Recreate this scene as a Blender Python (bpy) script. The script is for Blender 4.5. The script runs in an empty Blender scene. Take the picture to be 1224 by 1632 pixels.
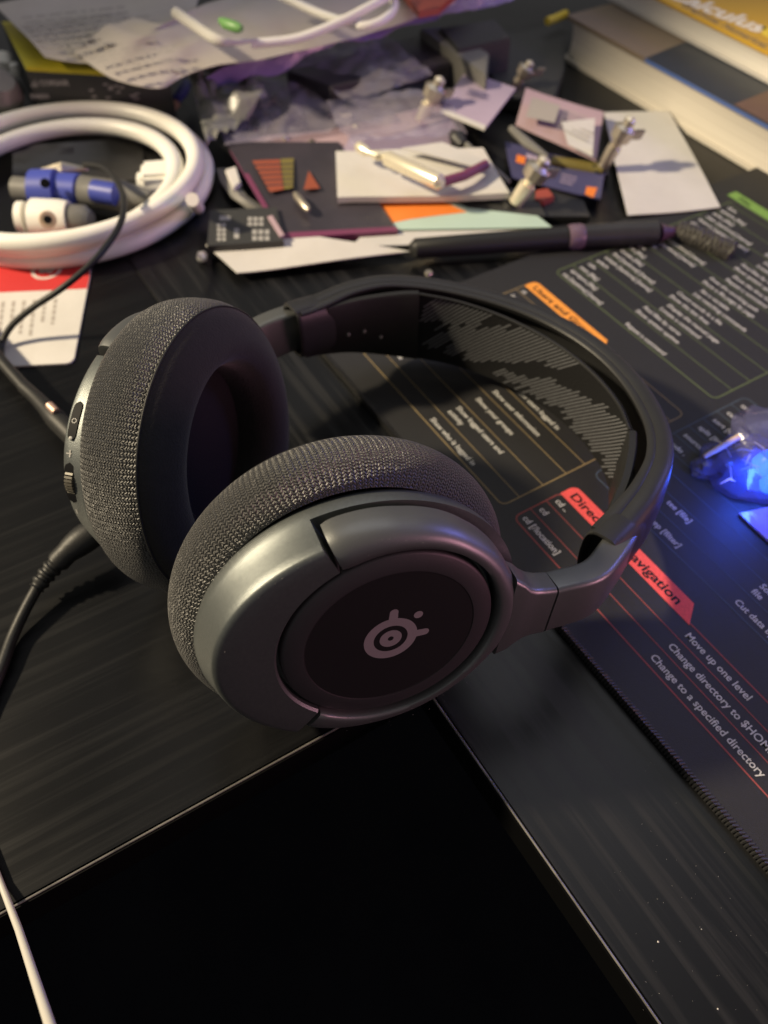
import bpy, bmesh, math, random
import numpy as np
from mathutils import Vector, noise
random.seed(7)
D = bpy.data; COL = bpy.context.scene.collection; SC = bpy.context.scene
PI = math.pi; R_ = math.radians
# ------------------------------------------------------------------ camera
FPX, CAMH = 1350.0, 0.264
YAW, PITCH, ROLL, PADROT = 0.5322658474, 0.8874177362, -0.0090668927, 0.0093629968
def _rot():
    cy, sy = math.cos(YAW), math.sin(YAW); c, s = math.cos(PITCH), math.sin(PITCH); cr, sr = math.cos(ROLL), math.sin(ROLL)
    Rz = np.array([[cy, -sy, 0], [sy, cy, 0], [0, 0, 1]]); B = np.array([[1., 0, 0], [0, 0, -1], [0, 1, 0]])
    Rx = np.array([[1, 0, 0], [0, c, -s], [0, s, c]]); Rr = np.array([[cr, -sr, 0], [sr, cr, 0], [0, 0, 1]])
    return Rr @ Rx @ B @ Rz
RC = _rot()                                    # rows: right, down, forward
CAMP = np.array([0, 0, CAMH])
cam = D.cameras.new('camera'); camo = D.objects.new('camera', cam); COL.objects.link(camo); SC.camera = camo
from mathutils import Matrix
camo.matrix_world = Matrix([[RC[0][i], -RC[1][i], -RC[2][i], CAMP[i]] for i in range(3)] + [[0, 0, 0, 1]])
cam.sensor_fit = 'VERTICAL'; cam.sensor_height = 24; cam.lens = FPX / 1632 * 24
cam.clip_start = 0.01; cam.clip_end = 50
cam.dof.use_dof = True; cam.dof.focus_distance = 0.24; cam.dof.aperture_fstop = 7.6; cam.dof.aperture_blades = 0
# ------------------------------------------------------------------ light
SC.view_settings.view_transform = 'Standard'; SC.view_settings.look = 'None'
SC.view_settings.exposure = 0; SC.view_settings.gamma = 1
wd = D.worlds.new('World'); SC.world = wd; wd.use_nodes = True
bg = wd.node_tree.nodes['Background']; bg.inputs[0].default_value = (0.195, 0.189, 0.185, 1); bg.inputs[1].default_value = 1.0
# the spot cone of the desk lamp is set to end along a line through the coil and the thick book
LP = Vector((-0.95, 0.90, 1.02)); _p1, _p2 = Vector((.115, .535, .02)), Vector((.43, .43, .02)); _best = None
for _i in range(-60, 61):
    _t = Vector((.15 + _i * .01, -.02, 0)); _a = (_t - LP).angle(_p1 - LP); _b = (_t - LP).angle(_p2 - LP)
    if _best is None or abs(_a - _b) < _best[0]: _best = (abs(_a - _b), _t, (_a + _b) / 2)
SPOT_AIM, SPOT_HALF = _best[1], _best[2]
def lamp(name, kind, loc, target, energy, color, size):
    l = D.lights.new(name, kind); o = D.objects.new(name, l); COL.objects.link(o); o.location = loc
    o.rotation_euler = (Vector(target) - Vector(loc)).to_track_quat('-Z', 'Y').to_euler()
    l.energy = energy; l.color = color
    if kind == 'AREA': l.shape = 'DISK'; l.size = size
    else: l.shadow_soft_size = size
    return o
LAMP = lamp('desk_lamp_light', 'SPOT', (-0.95, 0.90, 1.02), SPOT_AIM, 192, (1.0, 0.83, 0.57), 0.055)
LAMP.data.spot_size = 2 * SPOT_HALF; LAMP.data.spot_blend = 0.12
lamp('pink_strip_light', 'AREA', (0.70, -0.55, 0.15), (0.15, 0.3, 0.03), 3.4, (0.88, 0.38, 0.50), 0.30)
lamp('ceiling_light', 'AREA', (0.75, 0.75, 1.7), (0.2, 0.2, 0.0), 4.5, (0.95, 0.95, 1.0), 1.4)
lamp('blue_strip_light', 'AREA', (0.85, 0.05, 0.30), (0.22, 0.12, 0.0), 1.4, (0.26, 0.26, 1.0), 0.20)
SC.cycles.max_bounces = 6; SC.cycles.use_denoising = True
# ------------------------------------------------------------------ helpers
def V(*a): return np.array(a, float)
def ray(px, py): return RC.T @ np.array([(px - 612) / FPX, (py - 816) / FPX, 1.0])
def at(px, py, z=0.0):
    d = ray(px, py); return CAMP + d * ((z - CAMH) / d[2])
def hit(px, py, p0, n):
    d = ray(px, py); return CAMP + d * (((p0 - CAMP) @ n) / (d @ n))
def hitx(px, py, x): return hit(px, py, V(x, 0, 0), V(1, 0, 0))
class MB:
    def __init__(s): s.v = []; s.f = []; s.uv = None
    def add(s, vs, fs):
        b = len(s.v); s.v += [tuple(map(float, p)) for p in vs]; s.f += [tuple(i + b for i in f) for f in fs]; return s
    def loft(s, rings, closed=True, caps=True):
        n = len(rings[0]); vs = [p for r in rings for p in r]; fs = []
        for i in range(len(rings) - 1):
            for j in range(n if closed else n - 1):
                k = (j + 1) % n; fs.append((i * n + j, i * n + k, (i + 1) * n + k, (i + 1) * n + j))
        if caps and closed:
            fs.append(tuple(range(n))[::-1]); fs.append(tuple((len(rings) - 1) * n + j for j in range(n)))
        return s.add(vs, fs)
    def poly(s, pts, th):                      # pts = top outline, extruded down by th
        pts = [V(*p) for p in pts]; n = len(pts); lo = [p - V(0, 0, th) for p in pts]
        return s.add(pts + lo, [tuple(range(n)), tuple(range(2 * n - 1, n - 1, -1))] + [(i, i + n, (i + 1) % n + n, (i + 1) % n) for i in range(n)])
    def box(s, c, ax, ay, az):                 # centre and three half axes
        vs = [c + i * ax + j * ay + k * az for i in (-1, 1) for j in (-1, 1) for k in (-1, 1)]
        return s.add(vs, [(0, 1, 3, 2), (4, 6, 7, 5), (0, 4, 5, 1), (2, 3, 7, 6), (0, 2, 6, 4), (1, 5, 7, 3)])
    def tube(s, path, rad, n=14, caps=True):
        path = [V(*p) for p in path]; rad = rad if hasattr(rad, '__len__') else [rad] * len(path); rings = []; up = None
        for i, p in enumerate(path):
            t = path[min(i + 1, len(path) - 1)] - path[max(i - 1, 0)]; t /= np.linalg.norm(t) + 1e-12
            if up is None:
                up = V(0, 0, 1) if abs(t[2]) < .9 else V(1, 0, 0)
            x = np.cross(t, up); x /= np.linalg.norm(x) + 1e-12; up = np.cross(x, t)
            rings.append([p + rad[i] * (math.cos(a) * x + math.sin(a) * up) for a in np.linspace(0, 2 * PI, n, endpoint=False)])
        return s.loft(rings, True, caps)
    def patch(s, grid, th):                    # grid[i][j] top points; closed with an underside
        ni, nj = len(grid), len(grid[0]); top = [p for r in grid for p in r]; n = ni * nj
        bot = [V(*p) - V(0, 0, th) for p in top]; fs = []
        for i in range(ni - 1):
            for j in range(nj - 1):
                a = i * nj + j; q = (a, a + 1, a + nj + 1, a + nj); fs += [q, tuple(x + n for x in q[::-1])]
        bd = [j for j in range(nj)] + [i * nj + nj - 1 for i in range(1, ni)] + [(ni - 1) * nj + j for j in range(nj - 2, -1, -1)] + [i * nj for i in range(ni - 2, 0, -1)]
        for k in range(len(bd)):
            a, b = bd[k], bd[(k + 1) % len(bd)]; fs.append((a, a + n, b + n, b))
        return s.add(top + bot, fs)
def wloc(o):
    p = V(0, 0, 0)
    while o: p = p + V(*o.location); o = o.parent
    return p
def build(name, mb, m, parent=None, smooth=True, uv=None, bevel=0, sub=0, angle=40):
    me = D.meshes.new(name)
    vs = np.array(mb.v); o0 = wloc(parent) if parent else V(*vs[:, :2].mean(0), vs[:, 2].min())
    me.from_pydata([tuple(p - o0) for p in vs], [], mb.f)
    bm = bmesh.new(); bm.from_mesh(me); bmesh.ops.recalc_face_normals(bm, faces=bm.faces[:])
    if bevel: bmesh.ops.bevel(bm, geom=[e for e in bm.edges if e.is_manifold and e.calc_face_angle(0) > .6], offset=bevel, segments=2, affect='EDGES', clamp_overlap=True)
    bm.to_mesh(me); bm.free()
    if smooth:
        me.shade_smooth()
        try: me.set_sharp_from_angle(angle=R_(angle))
        except Exception: pass
    if uv is not None:
        l = me.uv_layers.new(name='UVMap')
        for lp in me.loops: l.data[lp.index].uv = uv[lp.vertex_index]
    o = D.objects.new(name, me); COL.objects.link(o)
    if parent: o.parent = parent
    else: o.location = o0
    me.materials.append(m)
    if sub:
        md = o.modifiers.new('s', 'SUBSURF'); md.levels = md.render_levels = sub
    return o
def tag(o, label, cat, group=None):
    o['label'] = label; o['category'] = cat
    if group: o['group'] = group
    return o
def thing(name, label, cat, loc=(0, 0, 0), group=None):
    o = D.objects.new(name, None); COL.objects.link(o); o.location = tuple(loc); o.empty_display_size = .01
    return tag(o, label, cat, group)
def struct(o): o['kind'] = 'structure'; return o
# ------------------------------------------------------------------ materials
def mat(name, col, rough=.5, metal=0, spec=.5, col2=None, nscale=60, bump=0, bscale=400, stretch=None, coat=0, emit=None, es=0, alpha=1, trans=0, rough2=None, detail=6, sheen=0, bdist=.001):
    m = D.materials.new(name); m.use_nodes = True; nt = m.node_tree; n = nt.nodes; L = nt.links; b = n['Principled BSDF']
    b.inputs['Base Color'].default_value = (*col, 1); b.inputs['Roughness'].default_value = rough; b.inputs['Metallic'].default_value = metal
    b.inputs['Specular IOR Level'].default_value = spec; b.inputs['Coat Weight'].default_value = coat; b.inputs['Alpha'].default_value = alpha
    b.inputs['Transmission Weight'].default_value = trans; b.inputs['Sheen Weight'].default_value = sheen
    if emit: b.inputs['Emission Color'].default_value = (*emit, 1); b.inputs['Emission Strength'].default_value = es
    tc = n.new('ShaderNodeTexCoord'); src = tc.outputs['Object']
    if stretch:
        mp = n.new('ShaderNodeMapping'); mp.inputs['Scale'].default_value = stretch; L.new(src, mp.inputs[0]); src = mp.outputs[0]
    if col2 or rough2 is not None:
        t = n.new('ShaderNodeTexNoise'); t.inputs['Scale'].default_value = nscale; t.inputs['Detail'].default_value = detail; t.inputs['Roughness'].default_value = .65; L.new(src, t.inputs[0])
        cr = n.new('ShaderNodeMapRange'); cr.inputs[1].default_value = .35; cr.inputs[2].default_value = .65; L.new(t.outputs[0], cr.inputs[0])
        if col2:
            mx = n.new('ShaderNodeMix'); mx.data_type = 'RGBA'; mx.inputs['A'].default_value = (*col, 1); mx.inputs['B'].default_value = (*col2, 1)
            L.new(cr.outputs[0], mx.inputs['Factor']); L.new(mx.outputs['Result'], b.inputs['Base Color'])
        if rough2 is not None:
            mr = n.new('ShaderNodeMapRange'); mr.inputs[3].default_value = rough; mr.inputs[4].default_value = rough2; L.new(cr.outputs[0], mr.inputs[0]); L.new(mr.outputs[0], b.inputs['Roughness'])
    if bump:
        t2 = n.new('ShaderNodeTexNoise'); t2.inputs['Scale'].default_value = bscale; t2.inputs['Detail'].default_value = 4; L.new(src, t2.inputs[0])
        bp = n.new('ShaderNodeBump'); bp.inputs['Strength'].default_value = bump; bp.inputs['Distance'].default_value = bdist; L.new(t2.outputs[0], bp.inputs['Height']); L.new(bp.outputs[0], b.inputs['Normal'])
    return m
def math_node(nt, op, a, b=None, c=None):
    q = nt.nodes.new('ShaderNodeMath'); q.operation = op
    for i, x in enumerate((a, b, c)):
        if x is None: continue
        if isinstance(x, (int, float)): q.inputs[i].default_value = x
        else: nt.links.new(x, q.inputs[i])
    return q.outputs[0]
def knit_mat(name, lo, hi, strength):
    m = D.materials.new(name); m.use_nodes = True; nt = m.node_tree; n = nt.nodes; L = nt.links; b = n['Principled BSDF']
    uv = n.new('ShaderNodeUVMap'); uv.uv_map = 'UVMap'
    nz = n.new('ShaderNodeTexNoise'); nz.inputs['Scale'].default_value = .42; nz.inputs['Detail'].default_value = 4; L.new(uv.outputs[0], nz.inputs[0])
    wob = math_node(nt, 'MULTIPLY', math_node(nt, 'SUBTRACT', nz.outputs[0], .5), 1.9)
    sp = n.new('ShaderNodeSeparateXYZ'); L.new(uv.outputs[0], sp.inputs[0]); u, v = sp.outputs[0], sp.outputs[1]
    tri = math_node(nt, 'PINGPONG', math_node(nt, 'DIVIDE', u, 1.75), .5)
    row = math_node(nt, 'FRACT', math_node(nt, 'ADD', math_node(nt, 'ADD', math_node(nt, 'DIVIDE', v, .98), math_node(nt, 'MULTIPLY', tri, 1.25)), wob))
    loop = math_node(nt, 'SINE', math_node(nt, 'MULTIPLY', row, PI))
    side = math_node(nt, 'POWER', math_node(nt, 'SINE', math_node(nt, 'MULTIPLY', math_node(nt, 'MULTIPLY', tri, 2.0), PI)), .6)
    h = math_node(nt, 'MULTIPLY', loop, math_node(nt, 'ADD', math_node(nt, 'MULTIPLY', side, .6), .4))
    fz = n.new('ShaderNodeTexNoise'); fz.inputs['Scale'].default_value = 1.6; fz.inputs['Detail'].default_value = 5; L.new(uv.outputs[0], fz.inputs[0])
    h2 = math_node(nt, 'MULTIPLY_ADD', fz.outputs[0], .8, h)
    mx = n.new('ShaderNodeMix'); mx.data_type = 'RGBA'; mx.inputs['A'].default_value = (*lo, 1); mx.inputs['B'].default_value = (*hi, 1)
    mr = n.new('ShaderNodeMapRange'); mr.inputs[1].default_value = .62; mr.inputs[2].default_value = 1.38; L.new(h2, mr.inputs[0]); L.new(mr.outputs[0], mx.inputs['Factor'])
    L.new(mx.outputs['Result'], b.inputs['Base Color']); b.inputs['Roughness'].default_value = .42; b.inputs['Specular IOR Level'].default_value = .75
    b.inputs['Sheen Weight'].default_value = .15; b.inputs['Sheen Roughness'].default_value = .4
    bp = n.new('ShaderNodeBump'); bp.inputs['Strength'].default_value = strength; bp.inputs['Distance'].default_value = .0009; L.new(h2, bp.inputs['Height']); L.new(bp.outputs[0], b.inputs['Normal'])
    return m
def wood_mat(name, axis):
    m = D.materials.new(name); m.use_nodes = True; nt = m.node_tree; n = nt.nodes; L = nt.links; b = n['Principled BSDF']
    tc = n.new('ShaderNodeTexCoord'); mp = n.new('ShaderNodeMapping'); mp.inputs['Scale'].default_value = (5, 190, 20) if axis == 'x' else (170, 5, 20); L.new(tc.outputs['Object'], mp.inputs[0])
    t = n.new('ShaderNodeTexNoise'); t.inputs['Scale'].default_value = 1.5; t.inputs['Detail'].default_value = 8; t.inputs['Roughness'].default_value = .6; t.inputs['Distortion'].default_value = .4; L.new(mp.outputs[0], t.inputs[0])
    cr = n.new('ShaderNodeMapRange'); cr.inputs[1].default_value = .47; cr.inputs[2].default_value = .64; L.new(t.outputs[0], cr.inputs[0])
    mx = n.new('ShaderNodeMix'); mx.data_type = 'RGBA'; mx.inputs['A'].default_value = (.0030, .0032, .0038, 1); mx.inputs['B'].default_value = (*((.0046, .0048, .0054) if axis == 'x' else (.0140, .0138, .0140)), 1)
    L.new(cr.outputs[0], mx.inputs['Factor']); L.new(mx.outputs['Result'], b.inputs['Base Color'])
    mr = n.new('ShaderNodeMapRange'); mr.inputs[3].default_value = .33; mr.inputs[4].default_value = .40; L.new(cr.outputs[0], mr.inputs[0]); sm_ = n.new('ShaderNodeTexNoise'); sm_.inputs['Scale'].default_value = 14; sm_.inputs['Detail'].default_value = 5; L.new(tc.outputs['Object'], sm_.inputs[0])
    L.new(math_node(nt, 'ADD', mr.outputs[0], math_node(nt, 'MULTIPLY', math_node(nt, 'SUBTRACT', sm_.outputs[0], .5), .22)), b.inputs['Roughness'])
    bp = n.new('ShaderNodeBump'); bp.inputs['Strength'].default_value = .10; bp.inputs['Distance'].default_value = .0003; L.new(t.outputs[0], bp.inputs['Height']); L.new(bp.outputs[0], b.inputs['Normal'])
    b.inputs['Specular IOR Level'].default_value = .22 if axis == 'x' else .36
    return m
M = {}
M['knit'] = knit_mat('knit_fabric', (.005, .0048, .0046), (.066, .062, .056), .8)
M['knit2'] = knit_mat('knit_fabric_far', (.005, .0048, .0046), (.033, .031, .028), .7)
M['smooth_fabric'] = mat('smooth_cushion_fabric', (.0145, .0142, .0145), .85, spec=.2, col2=(.018, .0175, .0175), nscale=300, bump=.25, bscale=1500, sheen=.15)
M['driver'] = mat('driver_mesh', (.007, .007, .0085), .75, spec=.2, bump=.3, bscale=2000)
M['shell'] = mat('shell_plastic', (.130, .142, .142), .41, metal=.75, spec=.6, col2=(.150, .162, .160), nscale=900, bump=.24, bscale=4200, bdist=.0003)
M['yoke'] = mat('yoke_plastic', (.140, .146, .147), .46, metal=.7, spec=.6, col2=(.156, .160, .160), nscale=40, rough2=.38, bump=.08, bscale=1500, bdist=.0003)
M['plate'] = mat('plate_plastic', (.058, .054, .058), .52, metal=.6, spec=.40, bump=.12, bscale=1800, bdist=.0003)
M['face'] = mat('plate_face', (.0075, .0068, .0075), .6, spec=.3)
M['logo'] = mat('logo_grey', (.22, .19, .20), .6, spec=.3)
M['band'] = mat('band_plastic', (.016, .016, .0165), .46, spec=.45, col2=(.020, .020, .0205), nscale=60, bump=.1, bscale=1200, bdist=.0003)
M['strap'] = mat('strap_fabric', (.008, .008, .0085), .85, spec=.2, bump=.4, bscale=1400)
M['stripe'] = mat('strap_stripe', (.115, .117, .124), .8, spec=.2, col2=(.088, .090, .096), nscale=700)
M['rubber'] = mat('black_rubber', (.012, .012, .012), .5, spec=.4, bump=.1, bscale=900)
M['blackgloss'] = mat('black_gloss', (.005, .005, .006), .6, spec=.12)
M['wheel'] = mat('wheel_metal', (.09, .082, .066), .5, metal=.3)
M['icon'] = mat('icon_grey', (.35, .34, .32), .6)
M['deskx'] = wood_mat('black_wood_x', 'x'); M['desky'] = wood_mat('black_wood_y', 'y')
M['floor'] = mat('dark_floor', (.010, .010, .014), .9, spec=.05, col2=(.014, .014, .018), nscale=8)
M['highlight'] = mat('painted_edge_highlight', (.20, .19, .17), .35, spec=.6, col2=(.08, .076, .07), nscale=90)  # pale grey colour stands in for the bright highlight on the desk edges
M['edge'] = mat('black_edge_band', (.0012, .0012, .0014), .7, spec=.08)
M['pad'] = mat('pad_cloth', (.0130, .0128, .0138), .60, spec=.45, col2=(.0150, .0147, .0157), nscale=600, bump=.35, bscale=2600, bdist=.0003)
M['stitch'] = mat('stitch_thread', (.020, .020, .021), .5, spec=.6)
for k, c in dict(p_white=(.60, .59, .565), p_red=(.80, .10, .095), p_redline=(.31, .072, .068), p_orange=(.85, .33, .055), p_yellow=(.27, .20, .10), p_green=(.105, .135, .062), p_greentag=(.20, .36, .09), p_blue=(.07, .095, .13), p_black=(.012, .011, .012)).items():
    M[k] = mat(k + '_ink', c, .7, spec=.25, col2=tuple(x * .82 for x in c), nscale=900)
M['paper'] = mat('white_paper', (.57, .55, .515), .75, spec=.25, col2=(.52, .50, .465), nscale=30, bump=.1, bscale=80, bdist=.002)
M['greypaper'] = mat('grey_paper', (.50, .46, .41), .75, spec=.3, col2=(.44, .40, .36), nscale=18, bump=.15, bscale=60, bdist=.002)
M['print'] = mat('grey_print', (.33, .30, .27), .8)
M['whiteplastic'] = mat('white_plastic', (.80, .78, .72), .38, spec=.5, col2=(.76, .74, .68), nscale=20)
M['redcard'] = mat('red_print', (.52, .035, .035), .6, spec=.3, col2=(.46, .03, .03), nscale=30)
M['blue'] = mat('blue_plastic', (.05, .07, .36), .4, spec=.5, col2=(.045, .06, .30), nscale=30)
M['greyplastic'] = mat('grey_plastic', (.17, .165, .15), .45, col2=(.14, .135, .125), nscale=40)
M['darkplastic'] = mat('dark_plastic', (.018, .018, .019), .45, col2=(.026, .025, .026), nscale=30)
M['yellow'] = mat('yellow_card', (.62, .53, .02), .5, col2=(.56, .47, .02), nscale=25)
M['boxblack'] = mat('black_card', (.030, .031, .030), .5, col2=(.036, .036, .035), nscale=25)
M['chrome'] = mat('chrome', (.52, .47, .38), .34, metal=.9, rough2=.46, nscale=120)
M['brass'] = mat('pale_brass', (.85, .78, .60), .3, metal=.55, spec=.7)
M['film'] = mat('clear_film', (.42, .38, .47), .22, spec=.8, alpha=.24, bump=.6, bscale=28, bdist=.01)
M['filmpurple'] = mat('purple_film', (.30, .22, .46), .25, spec=.8, alpha=.75, bump=.5, bscale=40, bdist=.006)
M['pinkcard'] = mat('pink_card', (.42, .30, .33), .6, col2=(.38, .27, .30), nscale=20)
M['lilac'] = mat('lilac_card', (.40, .32, .42), .55, col2=(.36, .29, .38), nscale=20)
M['navy'] = mat('navy_card', (.045, .045, .11), .5, col2=(.06, .055, .13), nscale=60)
M['darkcard'] = mat('dark_card', (.030, .026, .034), .4, spec=.5, col2=(.045, .038, .048), nscale=30)
M['maroon'] = mat('maroon_edge', (.16, .035, .085), .5)
M['maroon_dark'] = mat('dark_maroon', (.07, .028, .05), .5)
M['orange'] = mat('orange_print', (.80, .22, .03), .6, col2=(.72, .19, .025), nscale=15)
M['darkorange'] = mat('rust_print', (.26, .06, .028), .6)
M['mint'] = mat('mint_print', (.42, .55, .46), .6)
M['olive'] = mat('olive_print', (.16, .13, .03), .6)
M['calc'] = mat('ochre_cover', (.64, .38, .03), .42, col2=(.59, .345, .027), nscale=20)
M['calcyellow'] = mat('yellow_patch', (.85, .62, .05), .5)
M['cream'] = mat('cream_letter', (.85, .78, .58), .6)
M['brown'] = mat('brown_print', (.16, .125, .09), .5, col2=(.20, .15, .10), nscale=20)
M['rust'] = mat('rust_cover', (.14, .08, .055), .5, col2=(.11, .06, .04), nscale=25)
M['bluecover'] = mat('blue_cover', (.016, .022, .035), .4, col2=(.022, .028, .04), nscale=20)
M['blueedge'] = mat('blue_edge', (.07, .12, .32), .4)
M['page'] = mat('book_page', (.62, .58, .50), .8, spec=.2, col2=(.52, .48, .41), nscale=4, stretch=(1, 1, 300))
M['pagestrip'] = mat('white_page', (.70, .67, .60), .8, spec=.2, col2=(.60, .57, .51), nscale=4, stretch=(1, 1, 300))
M['greenled'] = mat('green_clip', (.15, .34, .10), .4)
M['clear'] = mat('clear_plastic', (.12, .12, .24), .14, spec=.9, alpha=.50, bump=.3, bscale=60, bdist=.004)
M['bluelight'] = mat('blue_light', (.02, .05, .6), .3, emit=(.015, .09, 1.0), es=4.5)
M['red'] = mat('red_plastic', (.30, .055, .035), .5)
M['tan'] = mat('tan_plastic', (.52, .38, .27), .5)
M['brownchip'] = mat('brown_chip', (.16, .085, .06), .5)
M['teal'] = mat('grey_bag', (.14, .145, .14), .35, spec=.6, col2=(.20, .19, .18), nscale=25, bump=.6, bscale=35, bdist=.01)
# ------------------------------------------------------------------ the desk and the dark gap
CX, CY = 0.0817, 0.1140
TH = .014
f = MB().poly([(-3, -3, -.73), (3, -3, -.73), (3, 3, -.73), (-3, 3, -.73)], .05)
struct(build('floor', f, M['floor'], smooth=False))
d1 = MB().poly([(-1.2, CY, 0), (CX - .0002, CY, 0), (CX - .0002, 1.5, 0), (-1.2, 1.5, 0)], TH)
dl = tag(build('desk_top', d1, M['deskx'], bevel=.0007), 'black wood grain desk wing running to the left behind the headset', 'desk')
d2 = MB().poly([(CX, -1.0, 0), (1.1, -1.0, 0), (1.1, 1.5, 0), (CX, 1.5, 0)], TH)
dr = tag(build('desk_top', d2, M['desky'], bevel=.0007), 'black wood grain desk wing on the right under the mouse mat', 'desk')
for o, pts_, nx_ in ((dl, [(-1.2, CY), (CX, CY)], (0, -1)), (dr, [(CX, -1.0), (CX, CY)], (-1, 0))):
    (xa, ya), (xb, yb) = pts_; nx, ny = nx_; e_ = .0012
    m_ = MB().box(V((xa + xb) / 2 + nx * e_ / 2, (ya + yb) / 2 + ny * e_ / 2, -.0076), V((xb - xa) / 2, 0, 0) if ny else V(e_ / 2, 0, 0), V(0, (yb - ya) / 2, 0) if nx else V(0, e_ / 2, 0), V(0, 0, .0072))
    build('edge_band', m_, M['edge'], o, smooth=False)
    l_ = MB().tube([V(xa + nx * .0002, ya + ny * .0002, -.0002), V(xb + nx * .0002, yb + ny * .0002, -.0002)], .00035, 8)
    build('edge_highlight', l_, M['highlight'], o)  # thin added strip that carries the painted edge highlight
for o in (dl, dr): o['group'] = 'the two wings of the black corner desk'
# ------------------------------------------------------------------ mouse mat with its print
tyv = V(math.cos(PADROT), math.sin(PADROT), 0); txv = V(math.sin(PADROT), -math.cos(PADROT), 0)
ORG = V(0, 0, 0)
def pad(x, y, z=.003): return ORG + (txv * x + tyv * y) * .001 + V(0, 0, z)
PADX0, PADX1, PADY0, PADY1 = -291, 140, 135.5, 560
mat_t = thing('mouse_mat', 'black desk mat printed with coloured boxes of command help', 'mouse mat', pad(PADX0, PADY0, 0))
pts = [(PADX0, PADY0), (PADX1, PADY0), (PADX1, PADY1), (PADX0, PADY1)]
def rrect(x0, y0, x1, y1, r, n=5, skip=()):
    out = []
    for k, (cx, cy, a0) in enumerate([(x1 - r, y1 - r, 0), (x0 + r, y1 - r, 90), (x0 + r, y0 + r, 180), (x1 - r, y0 + r, 270)]):
        if k in skip: out.append(((x1, y1), (x0, y1), (x0, y0), (x1, y0))[k]); continue
        out += [(cx + r * math.cos(R_(a0 + 90 * i / n)), cy + r * math.sin(R_(a0 + 90 * i / n))) for i in range(n + 1)]
    return out
build('mat_sheet', MB().poly([pad(x, y) for x, y in rrect(PADX0, PADY0, PADX1, PADY1, 5)], .0028), M['pad'], mat_t, bevel=.0005)
st = MB()
for k in range(0, 330):                         # overlock stitches along the near edge
    x = PADX0 + 6 + k * 1.28; j = random.uniform(-.1, .1)
    p0, p1, p2 = pad(x, PADY0 - .35, .0006), pad(x + .35 + j, PADY0 + .15, .0033 + abs(j) * .002), pad(x + 1.1, PADY0 + 1.7 + j, .0031)
    st.tube([p0, p1, p2], [.0004, .00048, .0003], 5)
so = build('edge_stitching', st, M['stitch'], mat_t); so['kind'] = 'stuff'
ZI = .00306
def ink(name, poly, m, z=ZI): build(name, MB().add([pad(x, y, z) for x, y in poly], [tuple(range(len(poly)))]), m, mat_t, smooth=False)
def line(x0, y0, x1, y1, wd, m, z=ZI, mb=None):
    d = V(x1 - x0, y1 - y0); L = np.linalg.norm(d); n = V(-d[1], d[0]) / L * wd / 2
    mb.add([pad(*(V(x0, y0) + n), z), pad(*(V(x1, y1) + n), z), pad(*(V(x1, y1) - n), z), pad(*(V(x0, y0) - n), z)], [(0, 1, 2, 3)])
def outline(mb, pts, wd, z=ZI):
    for i in range(len(pts) - 1): line(*pts[i], *pts[i + 1], wd, None, z, mb)
def text_mesh(s, size, bold=.0, shear=0, align='LEFT'):
    c = D.curves.new('text', 'FONT'); c.body = s; c.size = size; c.offset = bold; c.shear = shear; c.align_x = align; c.resolution_u = 3
    o = D.objects.new('text', c); COL.objects.link(o)
    bpy.context.view_layer.update()
    me = D.meshes.new_from_object(o.evaluated_get(bpy.context.evaluated_depsgraph_get()))
    vs = [tuple(v.co) for v in me.vertices]; fs = [tuple(p.vertices) for p in me.polygons]
    D.objects.remove(o); D.curves.remove(c); D.meshes.remove(me); return vs, fs
def pad_text(s, x, y, size, m, bold=.05, z=ZI + .00003, name='printed_text', width=0):
    vs, fs = text_mesh(s, size, bold)
    if width: k = width / max(v[0] for v in vs); vs = [(a * k, b, c) for a, b, c in vs]
    build(name, MB().add([pad(x + a, y + b, z) for a, b, _ in vs], fs), M[m], mat_t, smooth=False)
TS = 3.55
def box_lines(x0, y0, x1, y1, rows, m, name, wd=.55, cols=()):
    mb = MB(); r = 3
    outline(mb, rrect(x0, y0, x1, y1, r) + [rrect(x0, y0, x1, y1, r)[0]], wd)
    for i, y in enumerate(rows): line(x0 + .3, y, x1 - .3, y, wd * .7, None, ZI, mb)
    build(name, mb, M[m], mat_t, smooth=False)
# red section
box_lines(-153, 151.6, 60, 176, (160, 168), 'p_redline', 'red_frame')
lab = [(-153, 175.2)] + [(-153 + 3.2 * (1 - math.cos(a)), 183.2 - 3.2 + 3.2 * math.sin(a)) for a in np.linspace(0, PI / 2, 6)] + [(-86, 183.2), (-80.2, 175.2)]
ink('red_label', lab, M['p_red'], ZI + .00002)
pad_text('Directory Navigation', -150.0, 177.3, 5.4, 'p_black', .13, ZI + .00006, width=61)
for s, y in (('cd ..', 170.6), ('cd', 162.5), ('cd [/location]', 154.2)): pad_text(s, -150.8, y, TS + .4, 'p_white', .07)
for s, y in (('Move up one level', 170.6), ('Change directory to $HOME', 162.5), ('Change to a specified directory', 154.2)): pad_text(s, -78, y, TS + .45, 'p_white', .05)
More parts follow.
